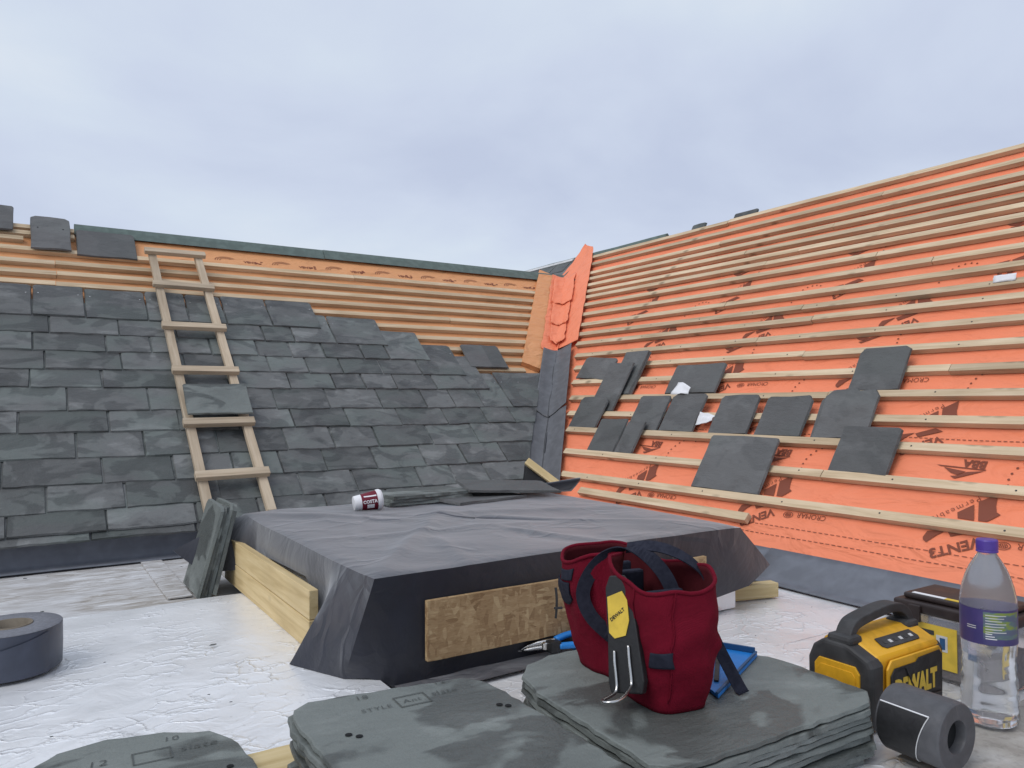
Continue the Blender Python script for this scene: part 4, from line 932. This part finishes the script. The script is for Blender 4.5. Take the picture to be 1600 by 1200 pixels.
# ---- snips with blue handles behind the bag
SN = empty('tin_snips', (1.08, 1.56, .01), 'tin snips with blue handles and steel jaws below the strand board', 'snips')
def tz(pts, r, nm, m): MB().tube(smoothpath(pts, 5), r, 8).build(nm, m, SN, smooth=True)
tz([(1.115, 1.530, .036), (1.16, 1.515, .036), (1.21, 1.495, .034)], .0085, 'handle', M_blue)
tz([(1.115, 1.545, .048), (1.15, 1.55, .052), (1.20, 1.545, .055)], .0085, 'handle', M_blue)
tz([(1.04, 1.578, .026), (1.07, 1.562, .030), (1.115, 1.535, .036)], [.003, .004, .005, .006, .006, .0065, .0065, .0065, .0065, .0065, .0065], 'jaw', M_chrome)
tz([(1.035, 1.592, .020), (1.065, 1.572, .038), (1.115, 1.545, .047)], [.0015, .002, .003, .004, .005, .006, .006, .006, .006, .006, .006], 'jaw', M_chrome)
tz([(.99, 1.600, .020), (1.015, 1.592, .024), (1.04, 1.585, .022)], .002, 'jaw_tip', M_chrome)
MB().lathe([(.009, 0), (.009, .014), (.006, .016)], 14, Matrix.Translation((1.085, 1.548, .030))).build('pivot', M_chrome, SN)
MB().box(1.088, 1.118, 1.524, 1.552, .022, .050).build('spring_block', M_black, SN, bevel=.003)
o = MB().box(0, .06, 0, .035, 0, .05).build('plastic_clip', M_bluedark, None, Matrix.Translation((1.165, 1.50, .004)) @ Matrix.Rotation(.2, 4, 'Z'), bevel=.004); tag(o, 'dark blue plastic clip half hidden behind the red bag', 'clip')
# a metal rod hanging over the strand board
RD = MB().tube(smoothpath([(1.118, 1.548, .175), (1.119, 1.545, .150), (1.118, 1.545, .12), (1.117, 1.547, .10)], 4), .0032, 8)
o = RD.build('steel_rod', M_rubber); tag(o, 'thin dark rod with crosspiece hanging in front of the strand board', 'rod')
MB().tube([(1.107, 1.538, .128), (1.130, 1.538, .126)], .0032, 6).build('crosspiece', M_rubber, o)

# ================================================================== yellow and black site radio
RD0 = Matrix.Translation((1.362, .862, .0035)) @ Matrix.Diagonal((1, .82, 1.13, 1)); RAD = empty('site_radio', RD0.translation, 'yellow and black site radio with black carrying handle on the foil board', 'radio')
def yz(poly, x0, x1, nm, m, bevel=.004, lift=0.0):
    """extrude a profile in the y-z plane along x"""
    M = RD0 @ Matrix(((0, 0, 1, 0), (1, 0, 0, 0), (0, 1, 0, 0), (0, 0, 0, 1)))
    return MB().prism(poly, x0, x1, M).build(nm, m, RAD, bevel=bevel, seg=3)
shell = [(.008, .004), (.006, .116), (.012, .122), (.062, .139), (.078, .144), (.128, .144), (.152, .132), (.166, .110), (.168, .010), (.160, .003)]
yz(shell, .030, .244, 'shell', M_yellow, .005)
cap = [(.002, .0), (.0, .108), (.010, .119), (.056, .134), (.072, .138), (.130, .138), (.160, .122), (.174, .098), (.174, .0)]
yz(cap, .0, .042, 'end_bumper', M_rubber, .009); yz([(y, z*.985) for y, z in cap], .228, .254, 'end_bumper', M_rubber, .009)
# yellow framed recess in the left end
for nm, poly, m, x0, x1 in (('end_frame', [(.030, .035), (.150, .035), (.150, .092), (.138, .104), (.042, .104), (.030, .092)], M_yellow, -.004, .004), ('end_recess', [(.040, .044), (.140, .044), (.140, .086), (.132, .094), (.048, .094), (.040, .086)], M_yellow, -.0055, -.0042)):
    yz(poly, x0, x1, nm, m, .001)
# front: yellow border, black grille, lettering
MB().prism([(.046, .010), (.236, .010), (.240, .020), (.240, .104), (.230, .114), (.060, .114), (.046, .100)], -.004, .002, RD0 @ Matrix(((1, 0, 0, 0), (0, 0, 1, 0), (0, 1, 0, 0), (0, 0, 0, 1)))).build('grille_frame', M_yellow, RAD, bevel=.002)
MB().prism([(.053, .016), (.230, .016), (.234, .024), (.234, .100), (.226, .108), (.150, .106), (.140, .100), (.066, .100), (.053, .088)], -.0075, -.0045, RD0 @ Matrix(((1, 0, 0, 0), (0, 0, 1, 0), (0, 1, 0, 0), (0, 0, 0, 1)))).build('grille', M_black, RAD, bevel=.001)
vs, fs, wd = text_geo('DEWALT', .05, .003); k_s = .150/wd
MB().add([RD0 @ Vector((.064+p.x*k_s, -.0082, .047+p.y*k_s*1.25)) for p in vs], fs).build('lettering', M_label, RAD)
for (a, b) in (((.060, .040), (.228, .034)), ((.10, .096), (.15, .030))):
    MB().tube([RD0 @ Vector((a[0], -.0095, a[1])), RD0 @ Vector((b[0], -.0095, b[1]))], .0014, 6).build('grille_bar', M_black, RAD)
MB().lathe([(.0048, 0), (.0048, .0012)], 14, RD0 @ Matrix.Translation((.150, -.0082, .028)) @ Matrix.Rotation(radians(90), 4, 'X')).build('badge', M_pale, RAD)
# sloping control panel
pa, pb = Vector((0, .012, .1222)), Vector((0, .062, .1392)); sd_ = (pb-pa).normalized(); nn_ = Vector((0, -sd_.z, sd_.y))
def cp(x, t_, l): return RD0 @ (Vector((x, 0, 0)) + pa + sd_*t_ + nn_*l)
def panel(poly, l0, l1, nm, m):
    n_ = len(poly); MB().add([cp(x, t_, l0) for x, t_ in poly] + [cp(x, t_, l1) for x, t_ in poly], [tuple(range(n_-1, -1, -1)), tuple(range(n_, 2*n_))] + [(i, (i+1) % n_, n_+(i+1) % n_, n_+i) for i in range(n_)]).build(nm, m, RAD)
panel([(.082, .012), (.196, .012), (.202, .020), (.198, .044), (.078, .044), (.074, .020)], .0005, .0022, 'control_panel', M_rubber)
for i in range(6):
    panel([(.088+.018*i, .022), (.097+.018*i, .022), (.097+.018*i, .031), (.088+.018*i, .031)], .0023, .0030, 'button', M_pale if i % 2 else M_rubber)
# carrying handle
hd = smoothpath([(.020, .085, .118), (.025, .090, .138), (.040, .094, .155), (.066, .096, .165), (.150, .098, .174), (.202, .097, .173), (.228, .092, .160), (.237, .088, .136), (.238, .085, .118)], 5)
MB().ribbon([RD0 @ p for p in hd], .034, .019, (0, 1, 0)).build('handle', M_rubber, RAD, bevel=.005, seg=2)
for x0 in (.004, .206): MB().box(x0, x0+.044, .058, .124, .130, .149, RD0).build('handle_mount', M_rubber, RAD, bevel=.008, seg=2)

# ================================================================== clear organiser box with dark lid
BX = empty('organiser_box', (1.82, .93, .004), 'clear plastic screw box with dark brown lid behind the radio', 'box')
MB().prism([(1.752, .812), (1.888, .812), (1.888, 1.028), (1.752, 1.028)], .004, .146).build('tub', M_clear, BX, bevel=.006)
MB().box(1.760, 1.880, .82, 1.02, .008, .085).build('contents', plain('box_contents', (.20, .17, .17), .7, .3, 0, .6, 60, .4), BX, bevel=.004)
MB().box(1.736, 1.904, .796, 1.044, .1465, .172).build('lid', M_lid, BX, bevel=.006, seg=3)
MB().box(1.752, 1.888, .812, 1.028, .1725, .186).build('lid_panel', M_lid, BX, bevel=.005, seg=3)
MB().box(1.7575, 1.7705, .83, .935, .1863, .1873).build('yellow_strip', M_label, BX)
MB().box(1.7575, 1.7705, .9352, 1.01, .1863, .1873).build('white_strip', M_white, BX)
MB().box(1.7495, 1.7512, .905, 1.005, .030, .125).build('paper_label', M_label, BX)
for (y0, y1, z0, z1, m, nm) in ((.925, .95, .07, .105, M_pale, 'printed_picture'), (.930, .942, .075, .10, M_bluedark, 'printed_picture'), (.955, .995, .102, .112, M_rubber, 'printed_line'), (.955, .995, .088, .094, M_rubber, 'printed_line')):
    MB().box(1.7485 - (.0004 if m is M_bluedark else 0), 1.7493 - (.0004 if m is M_bluedark else 0), y0, y1, z0, z1).build(nm, m, BX)
for y_ in (.84, .99): MB().box(1.730, 1.7355, y_-.014, y_+.014, .128, .166).build('latch', M_lid, BX, bevel=.002)

# ================================================================== water bottle
BO = Matrix.Translation((1.580, .757, .0165)); BOT = empty('water_bottle', BO.translation, 'large clear water bottle with purple cap and purple label', 'bottle')
prof = [(.018, .006), (.036, .0), (.045, .004), (.0485, .016), (.049, .034), (.0475, .040), (.049, .046), (.0488, .060), (.0465, .066), (.048, .073), (.0475, .088), (.0448, .096), (.0462, .104), (.046, .116), (.044, .124), (.046, .132), (.047, .145), (.0468, .150),
        (.0478, .156), (.0480, .218), (.0478, .224), (.0485, .230), (.0472, .245), (.0438, .262), (.0385, .280), (.0310, .298), (.0230, .312), (.0180, .320), (.0160, .324), (.0160, .334)]
sp_ = prof
mb = MB().lathe(sp_, 48); mb.build('bottle_wall', M_bottle, BOT, BO, smooth=True)
MB().lathe([(r*.955, z+.002) for r, z in prof if z < .165] + [(.0455, .168)], 48).build('water', M_water, BOT, BO, smooth=True)
MB().lathe([(.0192, .326), (.0192, .3285), (.0186, .330), (.0190, .332), (.0190, .348), (.0175, .3505), (.010, .351)], 32).build('cap', M_purple, BOT, BO, smooth=False, bevel=.0006)
camb = Vector((-1.58, -.757)); AB = atan2(camb.y, camb.x)
def lab(a0, a1, z0, z1, nm, m, r=.0487): MB().grid(lambda a, b: Vector((r*cos(AB+a0+(a1-a0)*a), r*sin(AB+a0+(a1-a0)*a), z0+(z1-z0)*b)), 30, 3).build(nm, m, BOT, BO, smooth=True)
# seen from the camera, right is the positive-angle side
lab(-pi, -.18, .158, .224, 'label', M_lab1); lab(-.18, .0+pi, .158, .224, 'label', M_lab1)
lab(-.17, 1.25, .170, .220, 'label_panel', M_lab2, .0490)
for k in range(7): lab(-.10, .62-.08*(k % 3), .2135-.0052*k, .2150-.0052*k, 'label_text', M_pale, .0493)
for k in range(3): lab(-.10, .12+.08*k, .1785-.0045*k, .1800-.0045*k, 'label_text', M_white, .0493)
for k in range(2): lab(-.78, -.42, .190-.004*k, .1915-.004*k, 'label_text', M_pale, .0493)

M_roll = sheet_material('dull_lead', (.072, .073, .079), .5, .4, .2, 9)
# ================================================================== roll of lead in front of the bottle
ax = Vector((sin(radians(2)), cos(radians(2)), 0)); re = Vector((1.318, .684, .0165+.0575)); RLd = empty('lead_roll', (re.x, re.y, .014), 'roll of dark grey lead with white edged black flap, near right corner', 'roll')
xx = Vector((0, 0, 1)).cross(ax); ML_ = Matrix(((xx.x, 0, ax.x, re.x), (xx.y, 0, ax.y, re.y), (0, 1, 0, re.z), (0, 0, 0, 1)))   # local z along the roll, y up
LEN = .112
prof = [(.027, .03), (.0265, .003), (.028, .0), (.054, -.001), (.0565, .002), (.0575, .012), (.0572, LEN*.5), (.0575, LEN-.01), (.055, LEN), (.024, LEN)]
MB().lathe(prof, 64, ML_, cap=False).build('coil', M_roll, RLd, smooth=True).modifiers.new('sharp', 'EDGE_SPLIT').split_angle = radians(28)
MB().lathe([(.0262, .0165), (.0262, LEN*.9)], 32, ML_).build('hollow_shade', M_hole, RLd)  # near-black plug that paints the shade inside the roll's hollow
def flap(a, b):
    z = .020 + (LEN-.025)*b + .03*a*(1-b)*0; an = radians(38) - radians(115)*a; z2 = z + .035*a*(1-b)
    return ML_ @ Vector((.0588*cos(an), .0588*sin(an), z2))
MB().grid(flap, 14, 10).build('loose_flap', M_black, RLd, smooth=True)
MB().tube([flap(0, b/10) for b in range(11)], .0012, 6).build('white_edge', M_white, RLd)
MB().tube([flap(a/10, 0) for a in range(11)], .0009, 6).build('white_edge', M_pale, RLd)

# ================================================================== roll of wide grey tape at the left
TP = empty('tape_roll', (-.02, 2.118, .024), 'thick roll of grey flashing tape standing on the foil at the left edge', 'tape roll')
Mt = Matrix.Translation((-.022, 2.118, .0285))
M_tape = sheet_material('tape_backing', (.045, .052, .075), .40, .5, .05, 4)
M_tapeend = sheet_material('tape_edge', (.15, .155, .175), .6, .3, .05, 30)
MB().lathe([(.046, .100), (.046, .004), (.100, .0), (.106, .004), (.107, .05), (.106, .098)], 64, Mt, cap=False).build('tape_wound', M_tape, TP, smooth=True)
MB().lathe([(.106, .0985), (.104, .1005), (.050, .1015), (.0465, .1005)], 64, Mt, cap=False).build('tape_edge', M_tapeend, TP, smooth=True)
MB().lathe([(.0462, .004), (.0462, .103), (.0435, .103), (.0435, .004)], 48, Mt, cap=False).build('cardboard_core', plain('cardboard', (.20, .17, .13), .85), TP, smooth=True)
def tend(a, b): an = radians(-120) + radians(75)*a; return Mt @ Vector(((.1085+.006*(1-a)**2)*cos(an), (.1085+.006*(1-a)**2)*sin(an), .002+.092*b*(1-.35*(1-a))))
MB().grid(tend, 14, 4).build('loose_end', M_tape, TP, smooth=True)

# ---- navy case at the right edge
NC = empty('tool_case', (1.98, .83, .004), 'small navy blue case cut off by the right edge of the picture', 'case')
MB().box(1.915, 2.09, .70, .872, .012, .062).build('case_body', M_bluedark, NC, bevel=.006, seg=3)
MB().box(1.912, 2.093, .697, .875, .0625, .072).build('case_lid', plain('pale_blue_lid', (.22, .25, .33), .45), NC, bevel=.003)

# ---- slate chips and grit scattered on the boards, too small to pick apart
rq = random.Random(9); mb = MB()
for k in range(80):
    x, y = rq.uniform(-.5, 2.1), rq.uniform(.7, 3.3)
    zt = .027 if (x < .665 and y < 2.56) else .003
    if (.63 < x < 1.92 and 1.5 < y < 2.85) or (.3 < x < 1.3 and y < 1.4): continue
    q = rq.choice((.0025, .003, .004, .007)); a = rq.uniform(0, 6)
    mb.add([(x+q*rq.uniform(.6, 1.5)*cos(a+i*pi/2), y+q*rq.uniform(.4, 1.0)*sin(a+i*pi/2), zt+h_) for h_ in (0, q*.35) for i in range(4)], [(3, 2, 1, 0), (4, 5, 6, 7)] + [(i, (i+1) % 4, 4+(i+1) % 4, 4+i) for i in range(4)])
o = mb.build('slate_grit', M_slate); tag(o, 'scattered slate chips and grit on the foil boards', 'grit', kind='stuff')
